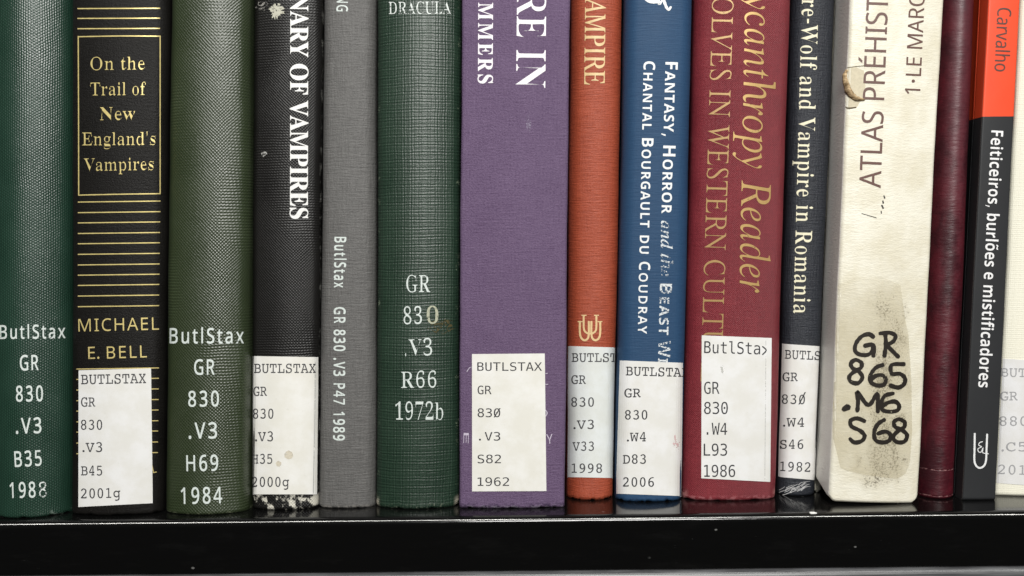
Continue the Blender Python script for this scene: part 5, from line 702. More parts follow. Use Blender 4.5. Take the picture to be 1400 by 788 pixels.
        return link_mesh(name, V, G, mat, parent or s.root, smooth=True, uvs=dict(UVMap=U))
    def zmm(s, px, py):
        x, z = s.hit(np.array([px]), np.array([py])); return float(z[0]) * 1000
    def st(s, px, py):
        x, z = s.hit(np.array([px]), np.array([py])); L, R = s.edges(z[0]); return float((x[0] - (L + R) / 2) / ((R - L) / 2)), float(z[0]) * 1000

pg = Mat('page_paper'); _x, _y, _z = pg.pos()
pg.color(pg.mix(pg.noise(_x * 6, _z * 0.05, 2), (0.55, 0.5, 0.4), (0.72, 0.68, 0.58))); pg.set(rough=0.8)
PAGES = pg.m
INK = foil('label_ink', (0.035, 0.035, 0.04), 0.0, 0.6)
INK_SOFT = foil('faint_label_ink', (0.060, 0.060, 0.065), 0.0, 0.6, seed=4)
INK_PALE = foil('pale_label_ink', (0.33, 0.33, 0.34), 0.0, 0.6, seed=9)
WHITE = foil('white_foil', (0.64, 0.70, 0.67), 0.27, 0.5, scale=1.5)
WHITE_WORN = foil('rubbed_white_foil', (0.70, 0.75, 0.72), 0.40, 0.5, seed=3)

# ------------------------------------------------------------------ the shelf
def shelf():
    root = bpy.data.objects.new('shelf', None); COL.objects.link(root)
    tag(root, 'glossy black metal shelf with a rolled lower lip carrying the row of books', 'shelf')
    X0, X1 = -0.34, 0.36
    def extrude(name, prof, m):
        n = 60; V, F, U = [], [], []
        for i in range(n + 1):
            x = X0 + (X1 - X0) * i / n
            for k, (y, z) in enumerate(prof): V.append((x, y, z)); U.append((x * 1000, k * 2.0))
        p = len(prof)
        for i in range(n):
            for k in range(p):
                a, b = k, (k + 1) % p
                F.append((i * p + a, (i + 1) * p + a, (i + 1) * p + b, i * p + b))
        F.append(tuple(range(p))); F.append(tuple(n * p + k for k in reversed(range(p))))
        o = link_mesh(name, V, F, m, root, smooth=False, uvs=dict(UVMap=U))
        bm = bmesh.new(); bm.from_mesh(o.data); bmesh.ops.recalc_face_normals(bm, faces=bm.faces[:]); bm.to_mesh(o.data); bm.free()
        return o
    g = Mat('black_enamel'); x, y, z = g.pos()
    sm = g.noise(x * 0.012, z * 0.2, 4, 0.6, 1.0); sp = g.voro(x * 0.09, (z + y) * 0.14)
    big = g.noise(x * 0.05, (z + y) * 0.06, 2)
    speck = sp.step(0.07, 0.035) * big.step(0.52, 0.62)
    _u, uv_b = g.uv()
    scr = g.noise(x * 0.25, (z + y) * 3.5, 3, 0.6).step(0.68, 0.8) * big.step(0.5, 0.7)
    g.color(g.mix((speck * 0.30 + scr * 0.12 + g.noise(x * 0.03 + 9.0, (z + y) * 0.12, 4, 0.7).step(0.52, 0.75) * 0.004 + uv_b.step(27.5, 30.0) * uv_b.step(33.5, 31.0) * g.noise(x * 0.02, y * 0.0, 3, 0.6, 7.0).step(0.25, 0.6) * 0.55).clamp(), (0.003, 0.003, 0.003), (0.5, 0.5, 0.48))); ux, uv_ = g.uv()                               # lamp's bright line on the front edge, put into colour and metal
    edge_glint = uv_.step(27.5, 30.0) * uv_.step(33.5, 31.0) * g.noise(x * 0.05, y * 0.0, 4, 0.7, 3.0).step(0.30, 0.60)
    g.set(rough=sm * 0.12 + 0.06, spec=0.32, metal=edge_glint * 0.4)
    g.bump(g.noise(x * 0.06, z * 0.3 + y * 0.06, 2), 0.00008)
    r = 0.0026
    prof = [(0.21, 0.0)]
    for k in range(25):
        a = math.pi / 2 * k / 24
        prof.append((r - r * math.sin(a), -r + r * math.cos(a)))
    prof += [(0.0002, -0.0192), (0.0012, -0.0197), (0.21, -0.0197)]
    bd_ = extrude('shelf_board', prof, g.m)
    for p in bd_.data.polygons:
        if abs(p.normal.x) < 0.1 and -0.999 < p.normal.y < -0.02 and p.normal.z > 0.02: p.use_smooth = True
    gl = Mat('lip_sheen_grey'); x, y, z = gl.pos()
    q = gl.noise(x * 0.03, z * 0.9, 4, 0.65); q2 = gl.noise(x * 0.012 + 5.0, z * 0.1, 2)
    gl.color(gl.mix(q.step(0.3, 0.75), (0.035, 0.035, 0.038), (0.13, 0.133, 0.137))); gl.set(rough=q2 * 0.3 + 0.2, spec=0.6)  # grey of light reflected on the lip, put into its colour
    pr = []
    for k in range(17):                            # a rolled bead under the board
        a = math.radians(75) + math.radians(230) * k / 16
        pr.append((0.0010 + 0.0026 * math.cos(a) * 1.0 , -0.0225 + 0.0027 * math.sin(a)))
    extrude('lower_lip', pr, gl.m)
    bk = Mat('added_panel_black'); bk.color((0.01, 0.01, 0.01)); bk.set(rough=0.6)
    V = [(X0, 0.205, 0.001), (X1, 0.205, 0.001), (X1, 0.205, 0.30), (X0, 0.205, 0.30), (X0, 0.209, 0.001), (X1, 0.209, 0.001), (X1, 0.209, 0.30), (X0, 0.209, 0.30)]
    link_mesh('added_back_panel', V, [(0, 1, 2, 3), (7, 6, 5, 4), (0, 4, 5, 1), (1, 5, 6, 2), (2, 6, 7, 3), (3, 7, 4, 0)], bk.m, root, smooth=False)  # unseen panel, added to block light behind the gaps between books
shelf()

# ------------------------------------------------------------------ masks for worn places
def spot(m, x, y, c, r, nscale=0.6, edge=0.25, seed=0.0, namp=0.9):
    """1 inside a ragged patch round c (millimetres on the spine, UV layer) with radii r."""
    dx, dy = (x - c[0]) / r[0], (y - c[1]) / r[1]
    d = (dx * dx + dy * dy).pow(0.5) + (m.noise(x * nscale + seed, y * nscale, 4, 0.7) - 0.5) * namp
    return d.step(1.0 + edge, 1.0 - edge)
def ends(m):
    return m.uv('ST')
def edge_wear(col, t0=0.93, thr=0.56, amt=1.0, left=True, right=True, seed=0.0):
    def f(m, c, x, y):
        t, z = ends(m); n = m.noise(z * 0.18 + seed, t * 3.0, 4, 0.75)
        fine = m.noise(z * 1.6 + seed, t * 30.0, 3, 0.7)
        k = (t.abs() if left and right else (t * -1.0 if left else t))
        a = k.step(t0, t0 + 0.03) * k.step(1.10, 1.04) * (n * 0.6 + fine * 0.4).step(thr - 0.05, thr + 0.05)
        return m.mix(a * amt, c, col)
    return f
def foot_wear(col, zmax, thr=0.5, seed=0.0, scale=0.35, amt=1.0, tmin=None, detail=5):
    def f(m, c, x, y):
        t, z = ends(m); n = m.noise(t * 14 * scale + seed, z * scale, detail, 0.6)
        k = z.step(zmax, zmax * 0.35)
        if tmin is not None: k = k * t.abs().step(tmin, min(0.99, tmin + 0.15))
        return m.mix((k * (n.step(thr - 0.04, thr + 0.04))) * amt, c, col)
    return f
def chain(*fs):
    def f(m, c, x, y):
        for q in fs: c = q(m, c, x, y)
        return c
    return f

LAB = paper('cool_label_paper', (0.73, 0.73, 0.725), 1.0)
LABW = paper('warm_label_paper', (0.745, 0.74, 0.71), 2.0)

# ------------------------------------------------------------------ 1 dark green buckram
m = cloth('dark_green_buckram', (0.004, 0.017, 0.010), (0.018, 0.058, 0.037), 0.80, 'vertical', 0.36, 0.9, 0.000022, 0.25, 1.0, foot_wear((0.20, 0.26, 0.22), 2.6, 0.55, 4.0, 0.45, 0.8, 0.6))
b = Book('dark green ribbed cloth book stamped B35 in white at the left end of the row', (-22, 97), (-17, 95), 709.5, 0.236, 0.0080, 0.0026, m, 1, ragged=0.0006)
b.letters('call_number_lettering', [
    ('sans', 'ButlStax', (0, 463.5), (89, 462.5), 18.5, dict(track=67, fat=9, cw=0.72)), ('sans', 'GR', (27.5, 506.5), (53, 506), 20.5, dict(track=45, fat=9, cw=0.72)), ('sans', '830', (22, 549), (59, 548.5), 21, dict(track=75, fat=9, cw=0.72)),
    ('sans', '.V3', (22, 593), (57, 592), 21, dict(track=65, fat=9, cw=0.72)), ('sans', 'B35', (20.5, 638.5), (57.5, 636.5), 21, dict(track=65, fat=9, cw=0.72)), ('sans', '198', (13.5, 681), (49, 680), 21, dict(track=65, fat=9, cw=0.72))], WHITE)
b.letters('rubbed_digit', [('sans', '8', (54, 680), (64.5, 679.5), 21)], foil('flaked_white_foil', (0.7, 0.75, 0.72), 0.52, 0.5, seed=8, scale=1.6))

# ------------------------------------------------------------------ 2 black, gilt rules
m = cloth('black_paper_cloth', (0.0028, 0.0025, 0.0022), (0.008, 0.007, 0.006), 0.5, 'felt', 0.52, 0.22, 0.00004, 0.5, 2.0)
b = Book('black book ruled with thin gold lines and a gold framed title panel', (99, 231), (97.5, 222), 706, 0.222, 0.0032, 0.0036, m, 2, ragged=0.0005)
GOLD = foil('gold_foil', (0.80, 0.66, 0.27), 0.0, 0.38, 0.35, 2.0)
GOLDW = foil('rubbed_gold_foil', (0.78, 0.64, 0.27), 0.30, 0.38, 0.35, 5.0)
rules = []
def rule(b, y, x0, x1, wd=1.5, tilt=0.0): return b.stroke([(x0, y), ((x0 + x1) / 2, y - tilt / 2), (x1, y - tilt)], wd)
for y in (12.0, 25.5, 39.5): rules.append(rule(b, y, 106.5, 218.5, 1.5, 0.4))
upper = rules; rules = []
for i, y in enumerate((276.5, 291, 305, 319.5, 333.5, 348, 362.5, 376.5, 390.5, 405, 419.5)): rules.append(rule(b, y, 107, 219 - i * 0.2, 1.4, 1.4))
middle = rules; rules = []
for i, y in enumerate((504.8, 519, 533.5, 548, 562.3, 577, 591, 606, 620.5)): rules.append(rule(b, y, 105, 217 - i * 0.2, 1.3, 1.6))
upper.append(b.stroke([(107, 50.5), (163, 49.5), (219, 49.8)], 1.5)); upper.append(b.stroke([(107.7, 267), (163, 265.8), (219, 265)], 1.5))
upper.append(b.stroke([(107, 50), (107.5, 160), (107.7, 267)], 1.5)); upper.append(b.stroke([(219, 49.5), (219, 160), (219, 265)], 1.5))
b.strokes('gilt_frame', upper, GOLD, b.root, 0.00004); b.strokes('gilt_lines', middle, GOLD, b.root, 0.00004); b.strokes('gilt_lines', rules, GOLD, b.root, 0.00004)
b.letters('title_lettering', [
    ('serif', 'On the', (124, 96), (198, 95.2), 17.5, dict(thin=26)), ('serif', 'Trail of', (123.5, 130.8), (199.5, 130), 17.5, dict(thin=26)), ('serif', 'New', (137, 164.5), (185, 164), 17.5, dict(thin=26)),
    ('serif', 'England\'s', (112.5, 199), (213, 198.3), 17.5, dict(thin=26)), ('serif', 'Vampires', (115, 234), (210.5, 232.5), 17, dict(thin=26))], GOLD)
b.letters('author_lettering', [('sans', 'MICHAEL', (107.5, 453.5), (217.5, 451), 17, dict(track=42, thin=7)), ('sans', 'BELL', (146.5, 490.5), (201, 488.8), 16.5, dict(track=55, thin=5))], GOLD)
b.letters('covered_lettering', [('sans', 'L', (209.5, 647), (214.5, 646), 11)], GOLD)
b.letters('rubbed_initial', [('sans', 'E.', (121, 491), (136, 490.5), 16.5)], GOLDW)
l = b.label([(107.7, 506.5), (206.7, 503.8), (209, 688), (107.3, 693.3)], LAB)
b.typed(l, 'typewriter', [('BUTLSTAX', 111, 200, 525.5, 13, -0.018), ('GR', 111, 130.5, 556, 12.5), ('830', 111, 140, 587.5, 12.5), ('.V3', 113, 140, 618, 12.5), ('B45', 111, 140, 650, 12.5), ('2001g', 111, 165, 681.5, 12.5, -0.02)], INK_SOFT, thin=-5)

# ------------------------------------------------------------------ 3 olive buckram
m = cloth('olive_buckram', (0.010, 0.017, 0.005), (0.038, 0.055, 0.022), 1.22, 'buckram', 0.41, 0.9, 0.000036, 0.22, 3.0, foot_wear((0.16, 0.18, 0.11), 1.3, 0.55, 4.0, 0.5, 0.6))
b = Book('olive green pebbled cloth book stamped H69 in white', (232.5, 342), (225.5, 339.5), 705, 0.240, 0.0050, 0.0030, m, 3)
b.letters('call_number_lettering', [
    ('sans', 'ButlStax', (232, 469.5), (333.5, 469.5), 20.5, dict(track=67, fat=9, cw=0.72)), ('sans', 'GR', (265.5, 512.3), (293.5, 512.3), 20.5, dict(track=45, fat=9, cw=0.72)), ('sans', '830', (257.5, 556), (299.5, 555.5), 21, dict(track=75, fat=9, cw=0.72)),
    ('sans', '.V3', (258, 599.7), (297, 599.3), 21.5, dict(track=65, fat=9, cw=0.72)), ('sans', 'H69', (255, 644.3), (298.5, 643.5), 21.5, dict(track=65, fat=9, cw=0.72)), ('sans', '1984', (247.5, 689), (304, 688), 22, dict(track=70, fat=9, cw=0.72))], WHITE)

# ------------------------------------------------------------------ 4 black cloth, worn white at the edges
BOARD = (0.58, 0.56, 0.49)
def star(m, c, x, y): return c
b4wear = chain(edge_wear((0.5, 0.5, 0.46), 0.982, 0.56, 0.8, seed=3.0), foot_wear((0.60, 0.58, 0.50), 8.5, 0.535, 2.6, 0.20, 0.95, None, 3))
m = cloth('black_pebbled_cloth', (0.0015, 0.0015, 0.0015), (0.013, 0.012, 0.011), 1.10, 'buckram', 0.43, 0.4, 0.000036, 0.2, 4.0, b4wear)
b = Book('black cloth book with bold white VAMPIRES title, worn white along its edges', (344.5, 440), (342, 434), 698, 0.224, 0.0030, 0.0022, m, 4)
b.letters('title_lettering', [('serif', 'DICTIONARY OF VAMPIRES', (397, 15), (396.5, 299.5), 24.5, dict(key='ARY OF VAMPIRES', thin=-8))], foil('bright_white_ink', (0.80, 0.80, 0.78), 0.0, 0.5))
b.letters('faint_lettering', [('serif', 'Sy', (353, 3), (353, 15), 13, dict(thin=12))], foil('faded_grey_ink', (0.25, 0.24, 0.22), 0.40, 0.6, seed=2))
rnd = random.Random(4)
def blot(cx, cy, r, n=26, rag=0.45, sq=1.0):
    return [(cx + r * (1 - rag * rnd.random()) * math.cos(TAU * i / n), cy + sq * r * (1 - rag * rnd.random()) * math.sin(TAU * i / n)) for i in range(n)]
b.flat_mesh('paint_splash', [blot(378, 16, 13, 40, 0.6)], foil('dried_pale_paint', (0.50, 0.49, 0.40), 0.42, 0.7, seed=11, scale=1.3), b.root, 0.0001)
b.flat_mesh('scuff', [blot(361, 211, 4.5, 14, 0.6)], foil('pale_scuff', (0.4, 0.4, 0.38), 0.5, 0.7, seed=12, scale=1.6), b.root, 0.0001)
def rings(m, c, x, y):
    return c
l = b.label([(345, 487), (435.5, 488.5), (433.5, 676), (341.5, 676)], LABW)
b.typed(l, 'typewriter', [('BUTLSTAX', 347.5, 432, 510, 12.5), ('GR', 346.5, 365, 541.3, 12.5), ('830', 346, 374, 572.3, 12.5), ('.V3', 349, 373.5, 603.3, 12.5), ('H35', 344.8, 372.5, 634, 12.5), ('2000g', 344.3, 395.5, 665.5, 12.5)], INK_SOFT, thin=-5)
b.flat_mesh('stain', [blot(395, 622, 6.5, 24, 0.18), blot(381, 634, 4.2, 20, 0.2)], foil('pale_brown_stain', (0.62, 0.57, 0.46), 0.42, 0.5, seed=6), l, 0.00019)
b.strokes('crease', [b.stroke([(431.5, 490), (430.5, 580), (428.5, 674)], 1.3)], foil('label_crease', (0.5, 0.5, 0.48), 0.45, 0.5, seed=7), l, 0.00019)

# ------------------------------------------------------------------ 5 grey cloth
m = cloth('grey_linen', (0.075, 0.073, 0.071), (0.150, 0.147, 0.142), 0.55, 'linen', 0.55, 0.45, 0.00006, 0.15, 5.0, foot_wear((0.35, 0.33, 0.3), 1.6, 0.5, 3.0, 0.5, 0.5))
b = Book('plain grey cloth book with one small line of white call number', (442, 513.5), (435, 513), 696, 0.226, 0.0022, 0.0032, m, 5, ragged=0.0003)
b.letters('call_number_lettering', [('sans', 'ButlStax', (457.8, 324), (457, 393.5), 15.3, dict(track=65, fat=18, cw=0.72)), ('sans', 'GR 830 .V3 P47 1989', (457, 420), (456, 602.5), 15, dict(track=60, fat=18, cw=0.72))], WHITE)
b.letters('title_lettering', [('sans', 'HUNTING', (460.5, 7), (460.3, 15.8), 15, dict(key='G', track=40, fat=10, cw=0.75))], WHITE)

# ------------------------------------------------------------------ 6 forest green, coarse cloth
def brownish(m, c, x, y):
    return c
gw = chain(edge_wear((0.26, 0.32, 0.22), 0.90, 0.60, 0.7, seed=9.0), foot_wear((0.30, 0.32, 0.24), 2.2, 0.60, 5.0, 0.9, 0.5), foot_wear((0.55, 0.5, 0.4), 4.5, 0.45, 6.0, 0.5, 0.9, 0.86))
m = cloth('forest_green_coarse_cloth', (0.003, 0.013, 0.007), (0.024, 0.053, 0.032), 1.28, 'weave', 0.42, 0.7, 0.00003, 0.25, 6.0, gw)
b = Book('forest green coarse cloth book stamped R66 and 1972b in white', (516, 630.5), (514.5, 627), 697, 0.230, 0.0048, 0.0030, m, 6, ragged=0.0005)
b.letters('title_lettering', [('serif', 'DRACULA', (531.5, 19.5), (616.5, 18.8), 16.5, dict(thin=22))], WHITE_WORN)
b.letters('call_number_lettering', [
    ('serif', 'GR', (555.5, 399.5), (588.5, 399.5), 23, dict(thin=24)), ('serif', '83', (552, 443.5), (577, 443), 23, dict(thin=20, track=40)), ('serif', '.V3', (554, 487), (591, 486), 22.5, dict(thin=24, track=15)),
    ('serif', 'R66', (548.5, 530.5), (596.5, 530), 22, dict(thin=22, track=20)), ('serif', '1972b', (540.5, 574), (606, 574), 23.5, dict(thin=22))], WHITE)
b.letters('browned_digit', [('serif', '0', (583.5, 442.8), (599.5, 442.6), 23, dict(thin=14))], foil('browned_foil', (0.42, 0.43, 0.32), 0.38, 0.5, seed=5))
b.flat_mesh('stain', [blot(603, 446, 22, 40, 0.5, 0.6)], foil('brown_stain', (0.075, 0.06, 0.02), 0.55, 0.6, seed=21, scale=1.2), b.root, 0.00006)

# ------------------------------------------------------------------ 7 purple
m = cloth('purple_cloth', (0.070, 0.038, 0.090), (0.180, 0.125, 0.212), 0.5, 'felt', 0.68, 0.30, 0.00007, 0.22, 7.0,
          chain(foot_wear((0.035, 0.02, 0.05), 2.6, 0.52, 1.0, 0.45, 0.8), foot_wear((0.33, 0.29, 0.37), 1.4, 0.5, 8.0, 0.6, 0.6)))
b = Book('thick purple cloth book with big white serif lettering, the widest in the row', (631.5, 779.5), (627.5, 771.5), 696, 0.232, 0.0012, 0.0012, m, 7, ragged=0.0005)
b.letters('title_lettering', [('serif', 'THE VAMPIRE IN', (707, -12), (705.5, 120), 40, dict(key='RE IN', thin=16))], foil('white_title_ink', (0.82, 0.79, 0.82), 0.0, 0.5))
b.letters('author_lettering', [('serif', 'SUMMERS', (654, 4), (653.5, 114.5), 20, dict(key='MMERS', track=75, fat=5, cw=0.85))], foil('white_author_ink', (0.80, 0.77, 0.80), 0.0, 0.5))
l = b.label([(645.3, 484.3), (744.8, 483.5), (747, 671.5), (645.5, 672)], LABW)
b.typed(l, 'mono', [('BUTLSTAX', 652.5, 741, 507, 11.5), ('GR', 653, 672, 539, 11.5), ('83\u00d8', 653, 684.5, 570.3, 11.8), ('.V3', 655, 684, 602.3, 11.5), ('S82', 653, 685, 633.3, 11.5), ('1962', 653, 696, 664.3, 11.5)], INK)
RUB = foil('rubbed_white_ink', (0.52, 0.46, 0.56), 0.38, 0.6, seed=14, scale=1.5)
b.letters('rubbed_lettering', [('sans', 'Y', (747.5, 607), (756, 606.5), 13)], RUB); b.letters('rubbed_lettering', [('sans', 'E', (634, 592), (633.5, 606), 7)], RUB)
SCR = foil('white_scratch', (0.48, 0.43, 0.52), 0.0, 0.6)
b.strokes('scratch', [b.stroke([(638.5, 508), (642, 503), (645, 502)], 1.3, 0.5)], SCR)
b.strokes('scratch', [b.stroke([(746, 511), (748.5, 510.5)], 1.0), b.stroke([(746, 526), (749, 525.5)], 1.0), b.stroke([(746, 561), (748, 565), (746, 569)], 1.4)], SCR)
b.flat_mesh('scuff', [blot(722, 165, 6, 22, 0.7, 3.0)], foil('pale_rub', (0.22, 0.18, 0.26), 0.58, 0.7, seed=15, scale=2.2), b.root, 0.00006)

# ------------------------------------------------------------------ 8 orange
m = cloth('orange_linen', (0.215, 0.032, 0.012), (0.450, 0.090, 0.040), 0.4, 'across', 0.55, 0.45, 0.00005, 0.18, 8.0, foot_wear((0.16, 0.03, 0.012), 2.0, 0.5, 2.0, 0.6, 0.7))
b = Book('narrow rust orange cloth book with cream title and a cream emblem', (781, 851), (774.5, 838), 685, 0.216, 0.0040, 0.0036, m, 8, ragged=0.0007)
CREAMF = foil('cream_foil', (0.72, 0.52, 0.27), 0.0, 0.45)
b.letters('title_lettering', [('italic', 'THE VAMPIRE', (800, -4), (798.7, 116), 28, dict(key='AMPIRE', skew=0.277, thin=-7))], CREAMF)
def uu(cx, top, wd, ht, sw):                       # one U of the emblem with little feet
    r = wd / 2; yb = top + ht - r
    o = [(cx - r, top), (cx - r, yb)] + [(cx - r * math.cos(a), yb + r * math.sin(a)) for a in np.linspace(0.3, math.pi - 0.3, 7)] + [(cx + r, yb), (cx + r, top)]
    return o
em = []
for cx, tp in ((801.3, 431), (812.8, 440)):
    pass
em += [b.stroke([(798, 431.5), (798, 447), (799.5, 453), (804, 456), (809.5, 456), (814, 453), (815.3, 447), (815.3, 431.5)], 2.6)]
em += [b.stroke([(792.8, 440), (792.8, 455), (794.5, 462), (799, 465.5), (803.5, 463), (805, 456), (805, 440)], 2.8)]
em += [b.stroke([(808.5, 440), (808.5, 456), (810, 463), (814.5, 465.5), (819, 462), (820.5, 455), (820.5, 440)], 2.8)]
em += [b.stroke([(795.5, 431.3), (801.5, 431.3)], 1.4), b.stroke([(812.5, 431.3), (818.5, 431.3)], 1.4), b.stroke([(790.3, 440), (796, 440)], 1.4), b.stroke([(817.5, 440), (823, 440)], 1.4)]
b.strokes('emblem', em, CREAMF)
l = b.label([(776, 473.3), (841.5, 475.3), (838, 653.6), (774.6, 652.4)], paper('blueish_label_paper', (0.68, 0.71, 0.71), 3.0))
b.typed(l, 'typewriter', [('BUTLST', 781.5, 843.5, 495, 12), ('GR', 781, 801, 525, 11.7), ('830', 781, 812, 556, 11.7), ('.V3', 784, 812, 586.5, 11.7), ('V33', 782.5, 812, 616.3, 11.7), ('1998', 781.5, 823, 646.4, 11.7)], INK_SOFT, thin=-5)

# ------------------------------------------------------------------ 9 blue
m = cloth('blue_linen', (0.013, 0.044, 0.102), (0.024, 0.070, 0.146), 0.4, 'across', 0.60, 0.28, 0.00002, 0.12, 9.0, foot_wear((0.01, 0.025, 0.06), 2.2, 0.55, 2.0, 0.5, 0.7))
b = Book('blue cloth book with two lines of white capitals running down it', (854, 946.5), (841.5, 932), 687, 0.222, 0.0022, 0.0044, m, 9, ragged=0.0006)
t1 = 'FANTASY, HORROR and the BEAST WITHIN'
big1 = {0, 9, 24, 30}
WI = foil('white_capitals_ink', (0.80, 0.82, 0.82), 0.0, 0.5)
WIW = foil('flaking_white_ink', (0.66, 0.70, 0.72), 0.48, 0.5, seed=17, scale=1.5)
def caps(words): return dict(small=lambda i: i in words)
b.letters('title_lettering', [('bold', 'Fantasy, Horror', (909.8, 85), (904.3, 292), 17, dict(small=lambda i: i in (0, 9), track=22, thin=3)), ], WI)
b.strokes('title_ornament', [b.stroke([(882, -3), (890, 2.5), (900, 2)], 5.5), b.stroke([(900, -8), (901, 6), (905, 1)], 4.0, 0.3), b.stroke([(906, -8), (908, 2), (911, 10), (914, 13.5), (917, 10)], 4.2, 0.2)], WI)
b.letters('rubbed_title', [('italic', 'and the', (904, 302), (903, 378), 15.5, dict(thin=-6)), ('bold', 'Beast', (902.3, 388), (900.6, 458), 16.5, dict(small=lambda i: i == 0, track=26, thin=6)), ('bold', 'Within', (900.3, 466), (899.6, 496), 16.5, dict(key='Wi', small=lambda i: i == 0, track=26, thin=10))], WIW)
b.letters('author_lettering', [('bold', 'Chantal Bourgault du', (880, 84), (874.2, 347), 15.8, dict(small=lambda i: i in (0, 8), track=38, thin=5)), ('bold', 'Coudray', (873.8, 358), (872, 456.5), 15.2, dict(small=lambda i: i == 0, track=44, thin=13))], WI)
def pink(m, c, x, y): return c
l = b.label([(847.3, 493), (933.5, 496.3), (931.5, 678.3), (842, 675)], LAB)
b.typed(l, 'typewriter', [('BUTLSTAX', 855.5, 934.5, 513.5, 12.3, 0.02), ('GR', 853.5, 876, 543.3, 11.8), ('830', 854.5, 885, 573.5, 11.8), ('.W4', 857, 883, 603.5, 11.8), ('D83', 851.5, 883, 634, 11.8), ('2006', 851.5, 894, 665.3, 11.8)][1:], INK, thin=-5)
b.letters('lettering', [('typewriter', 'BUTLSTAX', (855.5, 513.3), (931.5, 515.3), 12, dict(key='BUTLSTA', thin=-5))], INK, l, 0.0002)
b.flat_mesh('stain', [blot(925, 606, 6, 26, 0.5, 2.2)], foil('pink_smudge', (0.62, 0.42, 0.42), 0.5, 0.6, seed=19), l, 0.00019)

# ------------------------------------------------------------------ 10 red
m = cloth('red_cloth', (0.105, 0.007, 0.013), (0.265, 0.032, 0.042), 0.75, 'twill', 0.55, 0.40, 0.00006, 0.3, 10.0,
          chain(foot_wear((0.46, 0.20, 0.19), 5.0, 0.44, 3.0, 0.5, 0.9, 0.86), edge_wear((0.34, 0.12, 0.12), 0.95, 0.60, 0.6, seed=5.0), foot_wear((0.36, 0.12, 0.13), 2.4, 0.52, 12.0, 0.6, 0.8)))
b = Book('red cloth book with faded gold italic title down the spine', (949, 1080.5), (932.5, 1060), 685.5, 0.232, 0.0026, 0.0046, m, 10, ragged=0.0004)
GB = foil('dull_gold_foil', (0.40, 0.25, 0.10), 0.24, 0.42, 0.2, 3.0, 1.4)
GB2 = foil('gold_script_foil', (0.52, 0.34, 0.13), 0.28, 0.40, 0.3, 4.0, 1.4)
b.letters('subtitle_lettering', [('italic', 'WEREWOLVES IN WESTERN CULTURE', (974.2, -4), (960, 449), 28.5, dict(key='OLVES IN WESTERN CULT', skew=0.277, thin=8))], GB)
b.letters('title_lettering', [('italic', 'Lycanthropy Reader', (1019, -9), (1011, 400), 40, dict(key='ycanthropy Reader', skew=0.10, thin=6))], GB2)
l = b.label([(959.3, 458.7), (1055, 462.3), (1053, 659), (958.7, 654)], LAB)
b.typed(l, 'mono', [('GR', 962.5, 983.5, 538.5, 16.3), ('830', 962.5, 995, 566, 16.3), ('.W4', 966, 994, 594.3, 16.3, 0.01), ('L93', 962, 994, 623, 16.3), ('1986', 962.5, 1005, 652, 16.3)], INK)
b.letters('lettering', [('mono', 'ButlSta', (962.5, 482.8), (1039, 484.6), 16.3)], INK, l, 0.0002)
b.strokes('lettering', [b.stroke([(1042.5, 474), (1047.5, 479), (1042.5, 484.8)], 1.7)], INK, l, 0.0002)
b.flat_mesh('stain', [blot(988, 504, 4, 20, 0.5, 2.0)], foil('grey_smudge', (0.5, 0.5, 0.47), 0.5, 0.6, seed=23), l, 0.00019)
b.strokes('crease', [b.stroke([(1047, 466), (1046.3, 560), (1045.5, 655)], 0.9)], foil('red_label_crease', (0.55, 0.55, 0.53), 0.48, 0.5, seed=7), l, 0.00019)

# ------------------------------------------------------------------ 11 navy
m = cloth('navy_linen', (0.009, 0.011, 0.016), (0.030, 0.034, 0.044), 0.5, 'linen', 0.52, 0.45, 0.00007, 0.2, 11.0)
b = Book('narrow navy cloth book with cream serif title and a scuffed foot', (1083, 1142), (1063.5, 1114), 679, 0.224, 0.0030, 0.0030, m, 11)
b.letters('title_lettering', [('serif', 'The Were-Wolf and Vampire in Romania', (1096.5, -1), (1084.7, 428.5), 22.5, dict(key='re-Wolf and Vampire in Romania', thin=14, track=18))], foil('cream_ink', (0.78, 0.74, 0.55), 0.0, 0.5))
l = b.label([(1066.5, 470), (1122, 473.7), (1113.5, 656.5), (1063, 652)], LAB)
b.typed(l, 'typewriter', [('GR', 1070, 1090.5, 521.3, 11.8), ('83\u00d8', 1069, 1101.3, 552, 11.8, 0.02), ('.W4', 1070.5, 1099, 583.2, 11.8, 0.02), ('S46', 1066.5, 1098, 613.5, 11.8, 0.01), ('1982', 1066.5, 1107.5, 644, 12, 0.03)], INK, thin=-2)
b.letters('lettering', [('typewriter', 'BUTLSTAX', (1072.5, 490.5), (1121, 492.5), 12, dict(key='BUTLS', thin=-2))], INK, l, 0.0002)
rnd = random.Random(11); fz = []
for i in range(26):
    x0 = 1065 + rnd.random() * 36; y0 = 679 - (x0 - 1063) * 0.25 - rnd.random() * 9
    fz.append(b.stroke([(x0, y0), (x0 + 3 + rnd.random() * 4, y0 - 1.5 - rnd.random() * 2), (x0 + 7 + rnd.random() * 6, y0 - 3 - rnd.random() * 3)], 0.7 + rnd.random() * 0.5, 0.7))
b.strokes('frayed_threads', fz, foil('bare_threads', (0.50, 0.50, 0.50), 0.30, 0.7, seed=31, scale=1.5), b.root, 0.0001)

# ------------------------------------------------------------------ 12 cream vellum
def soil(m, c, x, y):
    return c
mm = Mat('cream_vellum')
x, y = mm.uv(); t, z = mm.uv('ST')
n = mm.noise(x * 0.08, y * 0.07, 4, 0.6); g = mm.noise(x * 1.2, y * 2.8, 3, 0.6); wrk = mm.noise(x * 0.35, y * 1.1, 3, 0.6)
c = mm.mix(n.step(0.3, 0.7), (0.64, 0.60, 0.475), (0.75, 0.725, 0.625))
zc = lambda py: 0.0
gx = (t - 0.12).abs()
